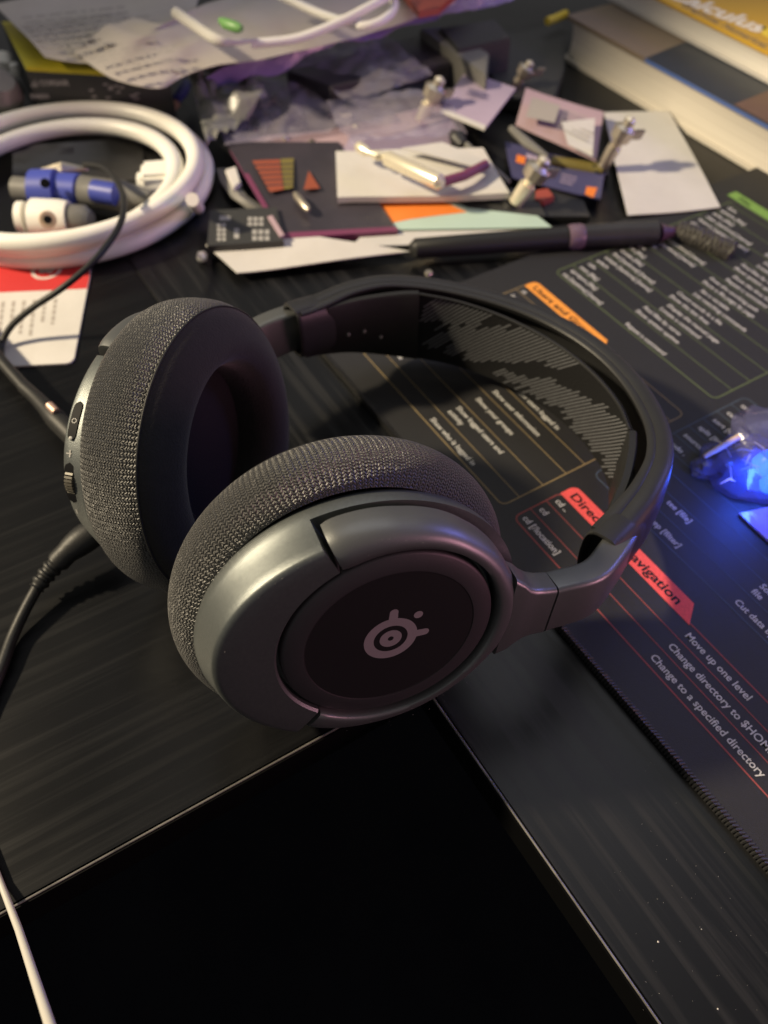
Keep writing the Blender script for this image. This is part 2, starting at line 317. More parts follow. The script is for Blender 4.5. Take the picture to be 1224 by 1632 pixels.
# yellow section
box_lines(-271, 151.5, -160, 250, (160, 172, 184, 194, 204, 214, 224, 234, 242), 'p_yellow', 'yellow_frame')
ink('orange_label', [(-271, 247.4)] + [(-271 + 3 * (1 - math.cos(a)), 251.6 + 3 * math.sin(a)) for a in np.linspace(0, PI / 2, 6)] + [(-216, 254.6), (-210.5, 247.4)], M['p_orange'], ZI + .00002)
pad_text('Users and Groups', -267.5, 249.2, 4.9, 'p_black', .12, ZI + .00006, width=48)
for s, y in (('id', 242.8), ('last', 236), ('who', 226.5), ('w', 216.5), ('groups', 206.4), ('finger', 196.4), ('whoami', 187), ('users', 176.5), ('logname', 163.5)): pad_text(s, -268, y, TS, 'p_white', .05)
for s, y in (('Show users logged in', 196.5), ('Show user information', 187), ('Show your groups', 177.8), ('Show logged users and', 167.3), ('activity', 162.9), ('Show who is logged in', 153.6)): pad_text(s, -216 if y < 195 else -212, y, TS, 'p_white', .05)
# green section
rows_g = [268 + k * 11.2 for k in range(1, 12)]
box_lines(-272, 268, -160, 396, rows_g, 'p_green', 'green_frame', .7)
words = ['apropos', 'cat', 'info', 'man', 'whatis', 'which', 'locate', 'find', 'type', 'file', 'stat', 'touch', 'tail', 'head', 'less', 'more', 'history', 'alias', 'echo', 'clear', 'date', 'uptime', 'uname', 'hostname', 'export', 'env', 'watch', 'wc']
desc = ['Show a file page by page', 'Display the manual page', 'List matching commands', 'Find files by name', 'Show the last lines', 'Show the first lines', 'Locate a command', 'Print the working path', 'Show system uptime', 'Set a variable', 'Repeat a command', 'Count words in a file']
k = 0
for i in range(11):
    y = 268 + i * 11.2 + 1.6
    for j in range(2):
        pad_text(words[k % len(words)] + (' [file]' if k % 3 == 0 else ' [options] [name]' if k % 3 == 1 else ''), -268.5, y + 5.0 - j * 5.0 + (0 if j else .4), 3.6, 'p_white', .05); k += 1
        if not (i == 0 and j == 0): pad_text(desc[(k * 5) % 12], -226 if i % 2 else -221, y + 5.0 - j * 5.0, 3.5, 'p_white', .04)
ink('green_label', [(-278, 397), (-278, 404), (-205, 404), (-199, 397)], M['p_greentag'], ZI + .00002)
pad_text('Files', -272, 398.6, 5.0, 'p_black', .08, ZI + .00006)
# blue section
rows_b = [203, 212.2, 221, 229.5, 238, 246.5, 255, 263.5, 272]
box_lines(-154, 193.4, 60, 281, rows_b, 'p_blue', 'blue_frame', .5)
for s, y in (('grep [filter]', 196), ('tee [file]', 208), ('[file]', 214.6), ('uniq', 223.5), ('sudo .', 232), ('source', 240.4), ('split [file]', 249), ('sort [file]', 257.5), ('cut [file]', 266), ('cat', 274.5)):
    pad_text(s, -151 + (26 if s.startswith('grep') else 24 if s.startswith('tee') else 0), y, TS + .2, 'p_white', .05)
for s, y in (('Cut data by columns', 196), ('file', 204.6), ('Sort lines of a', 208.9), ('Split the output', 214.6), ('Report repeats', 223.5)): pad_text(s, -79, y, TS + .3, 'p_white', .05)
# ------------------------------------------------------------------ the headset
E1 = V(.97917, -.203042, 0)
O_F = V(.0628139, .1037093, .0596687); X_F = V(.9505522, -.2334261, -.2048479); Y_F = V(.2375510, .1216054, .9637337); Z_F = V(-.2000499, -.9647407, .1710427)
O_L = V(.0369293, .2292587, .0496234); X_L = V(.7575195, .5810377, -.2975894); Y_L = V(.1448833, .2948515, .9444953); Z_L = V(-.6365320, .7585894, -.1391731)
MID = V(.0562, .167); AZ = R_(11.5); WV = V(math.cos(AZ), math.sin(AZ)); AV = V(-WV[1], WV[0])
def hp(w, a, z): return V(*(MID + (WV * w + AV * a) * .001), z * .001)
def zc(w): return 55.0 - .1972 * w
hs = thing('headset', 'charcoal wireless headset with knit ear cushions lying on the desk', 'headset', (MID[0], MID[1], 0))
def frame(O, X, Y, Z): return lambda x, y, z: O + (X * x + Y * y + Z * z) * .001
def lerp_prof(prof, ph): pass
NA = 160
ANG = np.linspace(0, 2 * PI, NA, endpoint=False)
def ring(T, cx, cy, a, b, z, ang=ANG): return [T(cx + a * math.cos(t), cy + b * math.sin(t), z) for t in ang]
def make_cup(T, far):
    rx, ry, ccx, ccy = (51.0, 51.5, -6, -3.6) if not far else (49.0, 51.0, -6, -3.5)
    # knit side of the cushion
    prof = [(-9.6, -8.5), (-10.2, -6.2), (-12, -3.4), (-15.5, -1.2), (-20.5, -.15), (-27, 0), (-31, -.9), (-34.5, -2.8), (-37.3, -5.6), (-39.2, -9.2)] if far else [(-16.6, -7.5), (-17.2, -5.2), (-18.5, -3.0), (-20.6, -1.2), (-23.6, -.15), (-27, 0), (-31, -.9), (-34.5, -2.8), (-37.3, -5.6), (-39.2, -9.2)]
    # resample
    pz = np.array([p[0] for p in prof]); pr = np.array([p[1] for p in prof]); tt = np.linspace(0, len(prof) - 1, 28)
    pz2 = np.interp(tt, range(len(prof)), pz); pr2 = np.interp(tt, range(len(prof)), pr)
    for _ in range(2):
        pz2[1:-1] = (pz2[:-2] + 2 * pz2[1:-1] + pz2[2:]) / 4; pr2[1:-1] = (pr2[:-2] + 2 * pr2[1:-1] + pr2[2:]) / 4
    arc = np.r_[0, np.cumsum(np.hypot(np.diff(pz2), np.diff(pr2)))]
    n1 = NA + 1; ang1 = np.linspace(0, 2 * PI, n1); cut = int(np.argmin(abs(pz2 + (33.5 if far else 36.0)))) + 1
    mb = MB(); mb.loft([ring(T, ccx, ccy, rx + r, ry + r, z, ang1) for z, r in zip(pz2[:cut], pr2[:cut])], closed=False)
    uv = [(a / (2 * PI) * 322.0, q) for q in arc[:cut] for a in ang1]
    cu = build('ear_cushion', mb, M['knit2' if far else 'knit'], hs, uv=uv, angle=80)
    zs_, rs_ = pz2[cut - 1], pr2[cut - 1]
    seam = [T(ccx + (rx + rs_ + .12) * math.cos(t), ccy + (ry + rs_ + .12) * math.sin(t), zs_) for t in ang1]
    build('seam', MB().tube(seam, .00035, 6, False), M['rubber'], cu)
    # smooth inner face with the ear opening
    hx, hy = 27.0, 30.0
    fp = [(z, rx + q - .05, ry + q - .05) for z, q in zip(pz2[cut - 1:-1], pr2[cut - 1:-1])] + [(-39.2, rx - 9.2, ry - 9.2), (-40.2, rx - 11.5, ry - 11.5), (-40.6, rx - 14.5, ry - 14), (-40.0, rx - 18, ry - 17), (-38.2, hx + 2.2, hy + 2.2), (-35.5, hx + .5, hy + .5), (-31, hx, hy), (-24, hx, hy)]
    build('inner_face', MB().loft([ring(T, ccx, ccy, a, b, z) for z, a, b in fp], True, False), M['smooth_fabric'], cu, angle=80)
    dr = MB().loft([ring(T, ccx, ccy, hx + .3, hy + .3, -24.5), ring(T, ccx, ccy, hx * .6, hy * .6, -23.6), ring(T, ccx, ccy, 1, 1, -23.2)], True, True)
    build('driver_cover', dr, M['driver'], cu, angle=80)
    if far:   # tag line of the cloth cover
        build('cover_tab', MB().tube([T(ccx - 20, ccy - 12, -24), T(ccx - 13, ccy - 16, -24.6), T(ccx - 9, ccy - 22, -24.6), T(ccx - 12, ccy - 26, -24)], .0004, 6), M['plate'], cu)
    # hard shell
    T0 = T
    if far: T = lambda x, y, z: T0(x, y, -3.6 + z * .66)
    y0, y1 = R_(-124), R_(122.4)
    def rec(t):
        t = (t + PI) % (2 * PI) - PI
        return y0 < t < y1
    zs = [(-19, -4, -4.5, 43.5, 41), (-17.3, -4, -4.5, 46.7, 43.6), (-15.2, -4, -4.5, 47.6, 44), (-12.3, -3.6, -4.1, 47.9, 43.2), (-12.0, -3.4, -3.9, 48, 42.9), (-8, -2.3, -2.8, 48.4, 41.6), (-4, -1.3, -1.7, 48.6, 40.6), (-1.5, -.7, -.9, 48.6, 40.0), (-.8, -.6, -.8, 48.3, 39.7), (-.3, -.5, -.7, 47.6, 39.1), (-.05, -.4, -.6, 46.6, 38.3), (.15, 0, 0, 41.5, 35.6), (.2, 0, 0, 36.5, 34.0), (.2, 0, 0, 32.9, 32.6), (-.6, 0, 0, 32.2, 32.0), (-3.5, 0, 0, 32.0, 31.9), (-3.6, 0, 0, 20, 20)]
    rings = []
    NS = 480; angs = np.linspace(0, 2 * PI, NS, endpoint=False)
    for z, cx, cy, a, b in zs:
        rr = []
        for t in angs:
            c_, s_ = math.cos(t), math.sin(t); qa = (c_ / a) ** 2 + (s_ / b) ** 2; qb = -2 * (c_ * cx / a ** 2 + s_ * cy / b ** 2); qc = (cx / a) ** 2 + (cy / b) ** 2 - 1
            rr0 = (-qb + math.sqrt(qb * qb - 4 * qa * qc)) / (2 * qa); x, y = rr0 * c_, rr0 * s_; zz = z
            if z > -12.2 and rec(t):
                r = math.hypot(x, y)
                if r > 31.6: x, y = x * 31.6 / r, y * 31.6 / r
                zz = min(z, -3.4)
            rr.append(T(x, y, zz))
        rings.append(rr)
    sh = build('ear_cup', MB().loft(rings, True, True), M['shell'], hs, angle=35)
    # round cover plate
    pl = [(-3.3, 31.0), (-1.4, 31.0), (-.7, 30.7), (-.3, 30.1), (.35, 25.6), (.3, 24.9)]
    plate = build('cover_plate', MB().loft([ring(T, 0, 0, r, r, z) for z, r in pl], True, False), M['plate'], hs, angle=35)
    build('plate_face', MB().loft([ring(T, 0, 0, 24.9, 24.9, .3), ring(T, 0, 0, 24.6, 24.6, .12), ring(T, 0, 0, .02, .02, .1)], True, False), M['face'], plate, angle=30)
    if not far:
        lz = .17; lg = MB()
        def disc(cx, cy, r0, r1, n=56):
            a = np.linspace(0, 2 * PI, n, endpoint=False)
            if r0 <= 0: lg.add([T(cx + r1 * math.cos(t), cy + r1 * math.sin(t), lz) for t in a], [tuple(range(n))])
            else: lg.add([T(cx + r * math.cos(t), cy + r * math.sin(t), lz) for r in (r0, r1) for t in a], [(i, (i + 1) % n, n + (i + 1) % n, n + i) for i in range(n)])
        disc(0, 0, 5.0, 7.85); disc(0, 0, .85, 3.25)
        def rotp(x, y, a): return x * math.cos(a) - y * math.sin(a), x * math.sin(a) + y * math.cos(a)
        for a in (R_(93), R_(4)):
            q = [(6.6, -1.35), (10.2, -1.25)] + [(10.2 + 1.25 * math.cos(t), 1.25 * math.sin(t)) for t in np.linspace(-PI / 2, PI / 2, 9)] + [(10.2, 1.25), (6.6, 1.35)]
            pp = [rotp(x, y, a) for x, y in q]; lg.add([T(x, y, lz + .008) for x, y in pp], [tuple(range(len(pp)))])
        dx, dy = rotp(10.6, 0, R_(49)); disc(dx, dy, 0, 1.35, 24)
        build('logo', lg, M['logo'], plate, smooth=False)
    # yoke hugging the plate
    ya = np.linspace(R_(-122), R_(120.8), 110); sec = [(32.6, -6), (32.5, .2), (32.9, .75), (34.0, .9), (35.8, .7), (37.3, -.1), (38.6, -1.7), (39.3, -3.6), (39.6, -6.2), (39.4, -10.0), (37.5, -10.7), (33.5, -10.7)]
    yr = []
    for i, t in enumerate(ya):
        e = min(i, len(ya) - 1 - i); k = 1
        rc = 36.2; k = k if e > 2 else (.92, .975, .995)[e]
        fk = 1.07 if far else 1
        yr.append([T(fk * (rc + (r - rc) * k) * math.cos(t + q), fk * (rc + (r - rc) * k) * math.sin(t + q), -5 + (z + 5) * k) for r, z in [(32.6 + (r_ - 32.6) * (np.interp(abs(t), [0, .28, .49, .79, 1.01, 1.57, 1.78, 2.1], [40.6, 40, 38.6, 37.8, 37.6, 39, 40.2, 42]) - 32.6) / 7, z_) for r_, z_ in sec] for q in [(36.2 - r) * .001 * max(-1, min(1, (t - .02) / .6))]])
    yk = build('yoke', MB().loft(yr), M['yoke'], hs, angle=50)
    stem = [(36.0, 15.5, 5.0, -4.9), (39.0, 13.6, 5.4, -4.9), (41.5, 11.3, 5.3, -4.9), (44, 10.0, 4.9, -4.8), (47, 9.4, 4.6, -4.7), (51, 9.2, 4.5, -4.6)]
    def rsec(Tf, c, hy, hz, n=4, r=1.6):
        out = []
        for sx, sy, a0 in ((1, 1, 0), (-1, 1, 90), (-1, -1, 180), (1, -1, 270)):
            for i in range(n + 1):
                a = R_(a0 + 90 * i / n); out.append(Tf(sx * (hy - r) + r * math.cos(a), sy * (hz - r) + r * math.sin(a)))
        return out
    build('yoke_stem', MB().loft([rsec(lambda y, z, x=x, zz=zz: T(x, y, zz + z), None, hy, hz) for x, hy, hz, zz in stem]), M['yoke'], yk, angle=50)
    return sh
T_F, T_L = frame(O_F, X_F, Y_F, Z_F), frame(O_L, X_L, Y_L, Z_L)
make_cup(T_F, False); shL = make_cup(T_L, True)
# controls on the far ear cup
def side_pt(ph, z, lift=0): c = R_(ph); return T_L(-2 + (48.5 + lift) * math.cos(c), -2.6 + (41.6 + lift) * math.sin(c), z)
def side_patch(ph0, ph1, zc_, hw, l0, l1, m, name, parent, n=16):
    mb = MB(); rings = []
    for i in range(n + 1):
        t = i / n; ph = ph0 + (ph1 - ph0) * t; e = math.sqrt(max(0, 1 - abs(2 * t - 1) ** 6)) * .999 + .001; w_ = hw * e
        rings.append([side_pt(ph, zc_ - w_, l0), side_pt(ph, zc_ - w_ * .9, l1), side_pt(ph, zc_ + w_ * .9, l1), side_pt(ph, zc_ + w_, l0)])
    return build(name, mb.loft(rings), m, parent)
side_patch(137, 153, -7.2, 1.7, -.6, .35, M['blackgloss'], 'power_button', shL)
side_patch(162, 180, -7.2, 2.2, -.6, .12, M['blackgloss'], 'wheel_slot', shL)
wm = MB(); wc = side_pt(171, -7.2, -4.2)
rad = side_pt(171, -7.2, 1) - wc; rad /= np.linalg.norm(rad); tang = np.cross(Z_L, rad)
for k in range(30):
    a = 2 * PI * k / 30; dr_ = math.cos(a) * rad + math.sin(a) * tang; tn = -math.sin(a) * rad + math.cos(a) * tang
    wm.box(wc + dr_ * .0047, dr_ * .0008, tn * .00036, Z_L * .0014)
wm.loft([[wc + (math.cos(a) * rad + math.sin(a) * tang) * .0046 + Z_L * z for a in np.linspace(0, 2 * PI, 30, endpoint=False)] for z in (-.0013, .0013)])
build('volume_wheel', wm, M['wheel'], shL, smooth=False)
ic = MB()
def bar(p0, p1, wd, nrm):
    d = p1 - p0; s = np.cross(d, nrm); s = s / np.linalg.norm(s) * wd / 2; ic.add([p0 + s, p1 + s, p1 - s, p0 - s], [(0, 1, 2, 3)])
def nrm(ph): n = side_pt(ph, -7.2, 1) - side_pt(ph, -7.2, 0); return n / np.linalg.norm(n)
bar(side_pt(156.8, -7.2, .1), side_pt(159.8, -7.2, .1), .0005, nrm(158)); bar(side_pt(158.3, -7.8, .1), side_pt(158.3, -5.8, .1), .0004, nrm(158))
bar(side_pt(183.2, -7.2, .1), side_pt(185.6, -7.2, .1), .0005, nrm(184))
for q in range(8):
    a0, a1 = q / 8 * 2 * PI, (q + .75) / 8 * 2 * PI
    bar(side_pt(145 + .9 * math.cos(a0), -7.2 + .8 * math.sin(a0), .42), side_pt(145 + .9 * math.cos(a1), -7.2 + .8 * math.sin(a1), .42), .0003, nrm(145))
build('control_icon', ic, M['icon'], shL, smooth=False)
build('status_light', MB().loft([[side_pt(152 + .8 * math.cos(a) * k, -7.2 + .75 * math.sin(a) * k, l) for a in np.linspace(0, 2 * PI, 16, endpoint=False)] for k, l in ((1, .2), (.9, .6), (.4, .8))]), M['icon'], shL)
# head band
def catmull(pts, n):
    pts = [np.array(p, float) for p in pts]; P = [2 * pts[0] - pts[1]] + pts + [2 * pts[-1] - pts[-2]]; out = []
    for i in range(1, len(P) - 2):
        for t in np.linspace(0, 1, n, endpoint=False):
            out.append(.5 * (2 * P[i] + (P[i + 1] - P[i - 1]) * t + (2 * P[i - 1] - 5 * P[i] + 4 * P[i + 1] - P[i + 2]) * t ** 2 + (3 * P[i] - P[i - 1] - 3 * P[i + 1] + P[i + 2]) * t ** 3))
    return out + [pts[-1]]
half = [(73, -83), (86, -81.2), (100, -78.5), (117, -72), (133, -60), (147, -41.5), (156, -21), (159, 0)]
path = catmull(half + [(w, -a) for w, a in half[-2::-1]], 9)
def sweep(path, secf, closed=True):
    rings = []; n = len(path)
    for i, p in enumerate(path):
        t = path[min(i + 1, n - 1)] - path[max(i - 1, 0)]; t /= np.linalg.norm(t); o = V(t[1], -t[0])   # outward
        if o @ (p - V(80, 0)) < 0: o = -o
        rings.append([hp(*(p + o * q), zc(p[0]) + z) for q, z in secf(i / (n - 1), p)])
    return rings
def band_sec(s, p):
    e = min(s, 1 - s); k = min(1, e / .22); k = k * k * (3 - 2 * k); h = 11.5 + 6.5 * k; lip = 9.5 - 1.5 * k
    if e < .03: lip = 9.5
    return [(-1.2, -h), (.8, -h + 1.2), (1.6, -h * .6), (2.0, 0), (1.6, h * .6), (.9, h - 1.4), (-.6, h - .1), (-2.2, h + .3), (-5.2, h + .35), (-5.6, h + .05), (-6.0, h + .35), (-lip, h + .2), (-lip - .5, h - .4), (-lip, h - 2.4), (-4.2, h - 3.4), (-3.2, h - 5), (-3.2, -h + 5), (-4.2, -h + 3.4), (-lip, -h + 2.4), (-lip - .4, -h + .6), (-lip, -h)]
bd = build('headband', MB().loft(sweep(path, band_sec)), M['band'], hs, angle=50)
# sliders, sockets and pegs at both ends
for sgn, T in ((-1, T_F), (1, T_L)):
    s0 = [T(51.4, y, -4.6 + z) for y, z in ((0, 0),)][0]
    rel = s0[:2] - MID; w0, a0, z0 = rel @ WV * 1000, rel @ AV * 1000, s0[2] * 1000
    Y0 = (Y_F if sgn < 0 else Y_L)
    pth = catmull([(w0, a0), (w0 + (82 - w0) * .33, sgn * 85.6), (w0 + (82 - w0) * .66, sgn * 83.6), (82, sgn * 79.6)], 6); n = len(pth); rr = []
    for i, p in enumerate(pth):
        t = i / (n - 1); tg = pth[min(i + 1, n - 1)] - pth[max(i - 1, 0)]; tg /= np.linalg.norm(tg); o = V(-tg[1], tg[0]) * sgn
        zz = z0 * (1 - t) + zc(p[0]) * t; up = Y0 * (1 - t) + V(0, 0, 1) * t; up /= np.linalg.norm(up)
        c = hp(p[0], p[1], zz); out = V(*(WV * o[0] + AV * o[1]), 0); out -= up * (out @ up); out /= np.linalg.norm(out)
        sec = []
        for sx, sy, aa in ((1, 1, 0), (-1, 1, 90), (-1, -1, 180), (1, -1, 270)):
            for j in range(5):
                q = R_(aa + 22.5 * j); sec.append(c + (up * (sx * 7.4 + 1.7 * math.cos(q)) + out * (sy * 2.8 + 1.7 * math.sin(q))) * .001)
        rr.append(sec)
    build('slider_arm', MB().loft(rr), M['yoke'], hs, angle=50)
    def sock(s, p):
        g = 1 + .05 * math.sin(PI * s) - .10 * max(0, s - .6) / .4; out = []
        for t in np.linspace(0, 2 * PI, 28, endpoint=False):
            cx, cz = math.cos(t), math.sin(t); out.append((-4.4 + 6.6 * g * math.copysign(abs(cx) ** .62, cx), 12.4 * g * math.copysign(abs(cz) ** .62, cz)))
        return out
    spath = catmull([(71, sgn * 83.3), (79, sgn * 82.4), (88, sgn * 81), (96, sgn * 79.2)], 5)
    rg_ = sweep(spath, sock); cen = [sum(q) / len(q) for q in rg_[:1]][0]; ax = rg_[1][0] - rg_[0][0]; ax = ax / np.linalg.norm(ax)
    inner = [[cen + (p - cen) * k + ax * d for p in rg_[0]] for k, d in ((.86, .004), (.86, .0), (.94, -.0004))]
    build('band_socket', MB().loft(inner + rg_), M['band'], bd, angle=60)
    # screw hole boss
    b0 = hp(80, sgn * 72.0, zc(80) + 4); b1 = hp(80, sgn * 74.0, zc(80) + 4)
    build('screw_boss', MB().tube([b0, b1], .0017, 14), M['blackgloss'], bd)
    # strap end plates
    ep = catmull([(118.5, sgn * 54.5), (110, sgn * 60.5), (98, sgn * 67.0), (84, sgn * 72.5)], 6)
    def end_sec(s, p, h0=17.5):
        h = h0 - 6.2 * s ** 1.5; return [(-1.6, -h + 1), (-1.6, h - 1), (-1, h), (1.2, h), (1.8, h - .8), (1.8, -h + .8), (1.2, -h), (-1, -h)]
    pe = build('strap_end', MB().loft(sweep(ep, end_sec)), M['rubber'], hs, angle=40)
    for (wq, aq, dz) in ((104.5, 63.5, -5.0), (98.0, 66.8, -1.6), (91.5, 69.5, -2.6)):
        c = hp(wq, sgn * aq, zc(wq) + dz); nd = V(*(WV * -.42 + AV * -sgn * .9), 0); nd /= np.linalg.norm(nd)
        build('adjuster_peg', MB().tube([c - nd * .001, c + nd * (.0021 if sgn > 0 else .0012), c + nd * (.0025 if sgn > 0 else .0014)], [.0009, .0009, .0005], 12), M['greyplastic'], pe)
# elastic strap with diagonal stripe pattern
sp_half = [(118, -55), (129, -41), (137, -22), (140, 0)]
spath = catmull(sp_half + [(w, -a) for w, a in sp_half[-2::-1]], 12)[::-1]      # from the far side (a>0) to the near side
SH = 17.2
build('elastic_strap', MB().loft(sweep(spath, lambda s, p: [(-.6, -SH), (-.6, SH), (.6, SH), (.6, -SH)])), M['strap'], hs, smooth=True)
strap_o = [o for o in D.objects if o.name == 'elastic_strap'][0]
sl = np.r_[0, np.cumsum([np.linalg.norm(spath[i + 1] - spath[i]) for i in range(len(spath) - 1)])]
def on_strap(s, v):
    x = np.interp(s, sl, [p[0] for p in spath]); y = np.interp(s, sl, [p[1] for p in spath])
    i = min(max(np.searchsorted(sl, s), 1), len(sl) - 1); t = spath[i] - spath[i - 1]; t /= np.linalg.norm(t); o = V(t[1], -t[0])
    if o @ (V(x, y) - V(80, 0)) < 0: o = -o
    return hp(x - o[0] * .75, y - o[1] * .75, zc(x) + v)
LS = sl[-1]; sm = MB(); c = -14.0; rs = random.Random(5)
def strap_bar(c, va, vb):
    wd = .48; n = max(2, int((vb - va) / 2.5)); rows = []
    for i in range(n + 1):
        v = va + (vb - va) * i / n; s = c + v
        if s < 1 or s > LS - 1: continue
        rows.append((on_strap(s - wd, v), on_strap(s + wd, v)))
    if len(rows) > 1:
        vs = [p for r in rows for p in r]; sm.add(vs, [(2 * i, 2 * i + 1, 2 * i + 3, 2 * i + 2) for i in range(len(rows) - 1)])
LAY = [([-.08, .14], [17, 17], [-6, 9]), ([.08, .12, .2, .28, .5], [-1, 4, 13, 17, 17], [-4, -6, -9, -10, 7]), ([.40, .48, .56, .66, .74, .82, 1.06], [-9, -5, -1, 5, 11, 17, 17], [-11, -14, -15.5, -10, -15, -16.5, -11])]
while c < LS + 14:
    u = c / LS
    for us, hi_, lo_ in LAY:
        if us[0] <= u <= us[-1]:
            hi = np.interp(u, us, hi_); lo = np.interp(u, us, lo_)
            if hi < 16: hi += rs.choice((-3, -1.5, 0, 1.5, 3))
            lo += rs.choice((-4, -2.5, 0, 0, 2.5, 4))
            hi, lo = min(hi, SH - .8), max(lo, -SH + .6)
            if hi - lo > 1.5: strap_bar(c, lo, hi)
    c += 2.0
build('stripe_pattern', sm, M['stripe'], strap_o, smooth=False)
build('strap_edge', MB().tube([on_strap(s, SH + .1) for s in np.linspace(1, LS - 1, 60)], .0006, 8), M['rubber'], strap_o)
sk = MB(); rg = random.Random(31)
for k in range(60):
    t = R_(rg.uniform(-110, 175)); rr_ = rg.uniform(33.5, 39); z_ = rg.uniform(-6, 1.0) if abs(t) < 2.0 else rg.uniform(-8, 0)
    p = T_F((rr_ if abs(t) < 2 else 46.5) * math.cos(t), (rr_ if abs(t) < 2 else 39.6) * math.sin(t), 1.05 if abs(t) < 2 else .3); q = rg.uniform(.00004, .00011)
    sk.add([p + X_F * q, p + Y_F * q, p - X_F * q, p - Y_F * q, p + Z_F * q], [(0, 1, 4), (1, 2, 4), (2, 3, 4), (3, 0, 4)])
so = build('dust_specks', sk, M['icon'], hs, smooth=False); so['kind'] = 'stuff'
# ------------------------------------------------------------------ plugs and cables beside the far ear cup
def px_path(ps, n=8): return catmull([at(x, y, z) for x, y, z in ps], n)
pc = thing('charging_cable', 'black cable with moulded plug at the bottom of the far ear cup', 'cable', at(75, 915, 0))
build('plug', MB().tube(px_path([(172, 836, .018), (140, 855, .0165), (112, 876, .0145), (92, 896, .0125)], 4), [.0042 + .0012 * math.sin(PI * min(1, i / 9)) for i in range(13)], 18), M['rubber'], pc)
sr = px_path([(93, 895, .0125), (75, 915, .010), (58, 938, .008)], 8)
build('strain_relief', MB().tube(sr, [.0034 - .0008 * i / len(sr) + (.0005 if i % 4 < 2 else -.0002) for i in range(len(sr))], 14), M['rubber'], pc)
build('cord', MB().tube(px_path([(60, 935, .0085), (40, 972, .006), (20, 1015, .0035), (2, 1065, .0028), (-25, 1130, .0022), (-60, 1220, .0022)], 8), .0021, 12), M['rubber'], pc)
pj = thing('audio_cable', 'black cable plug with a metal collar behind the far ear cup', 'cable', at(60, 650, 0))
build('plug', MB().tube(px_path([(140, 720, .012), (112, 690, .012), (88, 666, .012), (60, 636, .0115), (38, 616, .011)], 4), [.0045] * 9 + [.0040, .0036, .0034, .0032, .003, .003, .003, .003], 18), M['rubber'], pj)
cl = px_path([(90, 657, .0165), (79, 646, .0165)], 3); build('metal_collar', MB().tube(cl, .0018, 14), mat('copper_ring', (.75, .50, .40), .35, metal=.7), pj)
build('cord', MB().tube(px_path([(40, 618, .011), (15, 590, .011), (-15, 555, .011), (-60, 500, .010)], 6), .0028, 12), M['rubber'], pj)
tag(build('thin_cable', MB().tube(px_path([(135, 262, .016), (165, 268, .022), (188, 292, .028), (198, 325, .032), (190, 360, .034), (165, 398, .034), (135, 430, .031), (95, 462, .026), (50, 492, .018), (18, 520, .010), (3, 548, .004), (4, 572, .0028), (20, 600, .0026), (40, 622, .004)], 8), .0016, 10), M['rubber']), 'thin black cable arching over the white coil and red card', 'cable')
tag(build('white_cable', MB().tube([at(-40, 1300, .002), at(0, 1404, .002), at(30, 1482, .006), at(90, 1665, .045)], [.0009, .00095, .0011, .0013], 12), mat('dull_white', (.46, .44, .40), .5)), 'straight white cable crossing the front edge of the desk', 'cable')
# ------------------------------------------------------------------ background clutter
def slab(name, px, z, th, m, parent=None, bevel=0):
    z = z if hasattr(z, '__len__') else [z] * len(px)
    return build(name, MB().poly([at(x, y, q) for (x, y), q in zip(px, z)], th), m, parent, smooth=False, bevel=bevel)
def sheet(name, quad, m, th=.0003, amp=.002, n=14, seed=0, parent=None, fr=22):   # quad: TL,TR,BR,BL of (px,py,z)
    q = [at(*p) for p in quad]; g = []
    for i in range(n + 1):
        row = []
        for j in range(n + 1):
            u, v = j / n, i / n; p = (q[0] * (1 - u) + q[1] * u) * (1 - v) + (q[3] * (1 - u) + q[2] * u) * v
            row.append(p + V(0, 0, amp * (noise.noise(Vector((p[0] * fr + seed, p[1] * fr, seed * .7))) + .5 + (.6 * abs(noise.noise(Vector((p[0] * fr * 2.7, p[1] * fr * 2.7 + seed, 1.3)))) if fr > 30 else 0))))
        g.append(row)
    return build(name, MB().patch(g, th), m, parent, angle=60)
def inkquad(name, px, z, m, parent): return build(name, MB().add([at(x, y, z) for x, y in px], [tuple(range(len(px)))]), m, parent, smooth=False)
def print_rows(quad, z, rows, m, parent, rng=None, fill=.8, thick=.45, name='print'):
    rng = rng or random.Random(3); q = [at(x, y, z) for x, y in quad]; mb = MB()
    P = lambda u, v: (q[0] * (1 - u) + q[1] * u) * (1 - v) + (q[3] * (1 - u) + q[2] * u) * v
    for r in range(rows):
        v0, v1 = (r + .5 - thick / 2) / rows, (r + .5 + thick / 2) / rows; u = 0; end = fill + rng.uniform(-.25, .2)
        while u < end:
            w_ = rng.uniform(.04, .13); mb.add([P(u, v0), P(min(u + w_, 1), v0), P(min(u + w_, 1), v1), P(u, v1)], [(0, 1, 2, 3)]); u += w_ + .025
    return build(name, mb, m, parent, smooth=False)
# red and white card
cd = thing('red_card', 'white card with a red band and round emblem under the white coil', 'card', at(60, 500, 0))
slab('card', [(-60, 395), (147, 395), (143, 440), (118, 571), (112, 577), (104, 579), (5, 584), (-60, 588)], .0012, .001, M['paper'], cd)
inkquad('red_band', [(-60, 396), (146.5, 396), (142.5, 440), (138.5, 460), (0, 466), (-60, 469)], .00126, M['redcard'], cd)
ec = at(74, 431, .0013); em = MB()
for r0, r1 in ((.0060, .0078),):
    aa = np.linspace(0, 2 * PI, 40, endpoint=False); em.add([ec + V(r * math.cos(t), r * math.sin(t), 0) for r in (r0, r1) for t in aa], [(i, (i + 1) % 40, 40 + (i + 1) % 40, 40 + i) for i in range(40)])
zz = [(-.0035, .0025), (-.002, -.0028), (0, .001), (.002, -.0028), (.0035, .0025)]
ux = at(94, 431, .0013) - ec; ux /= np.linalg.norm(ux); uy = V(-ux[1], ux[0], 0)
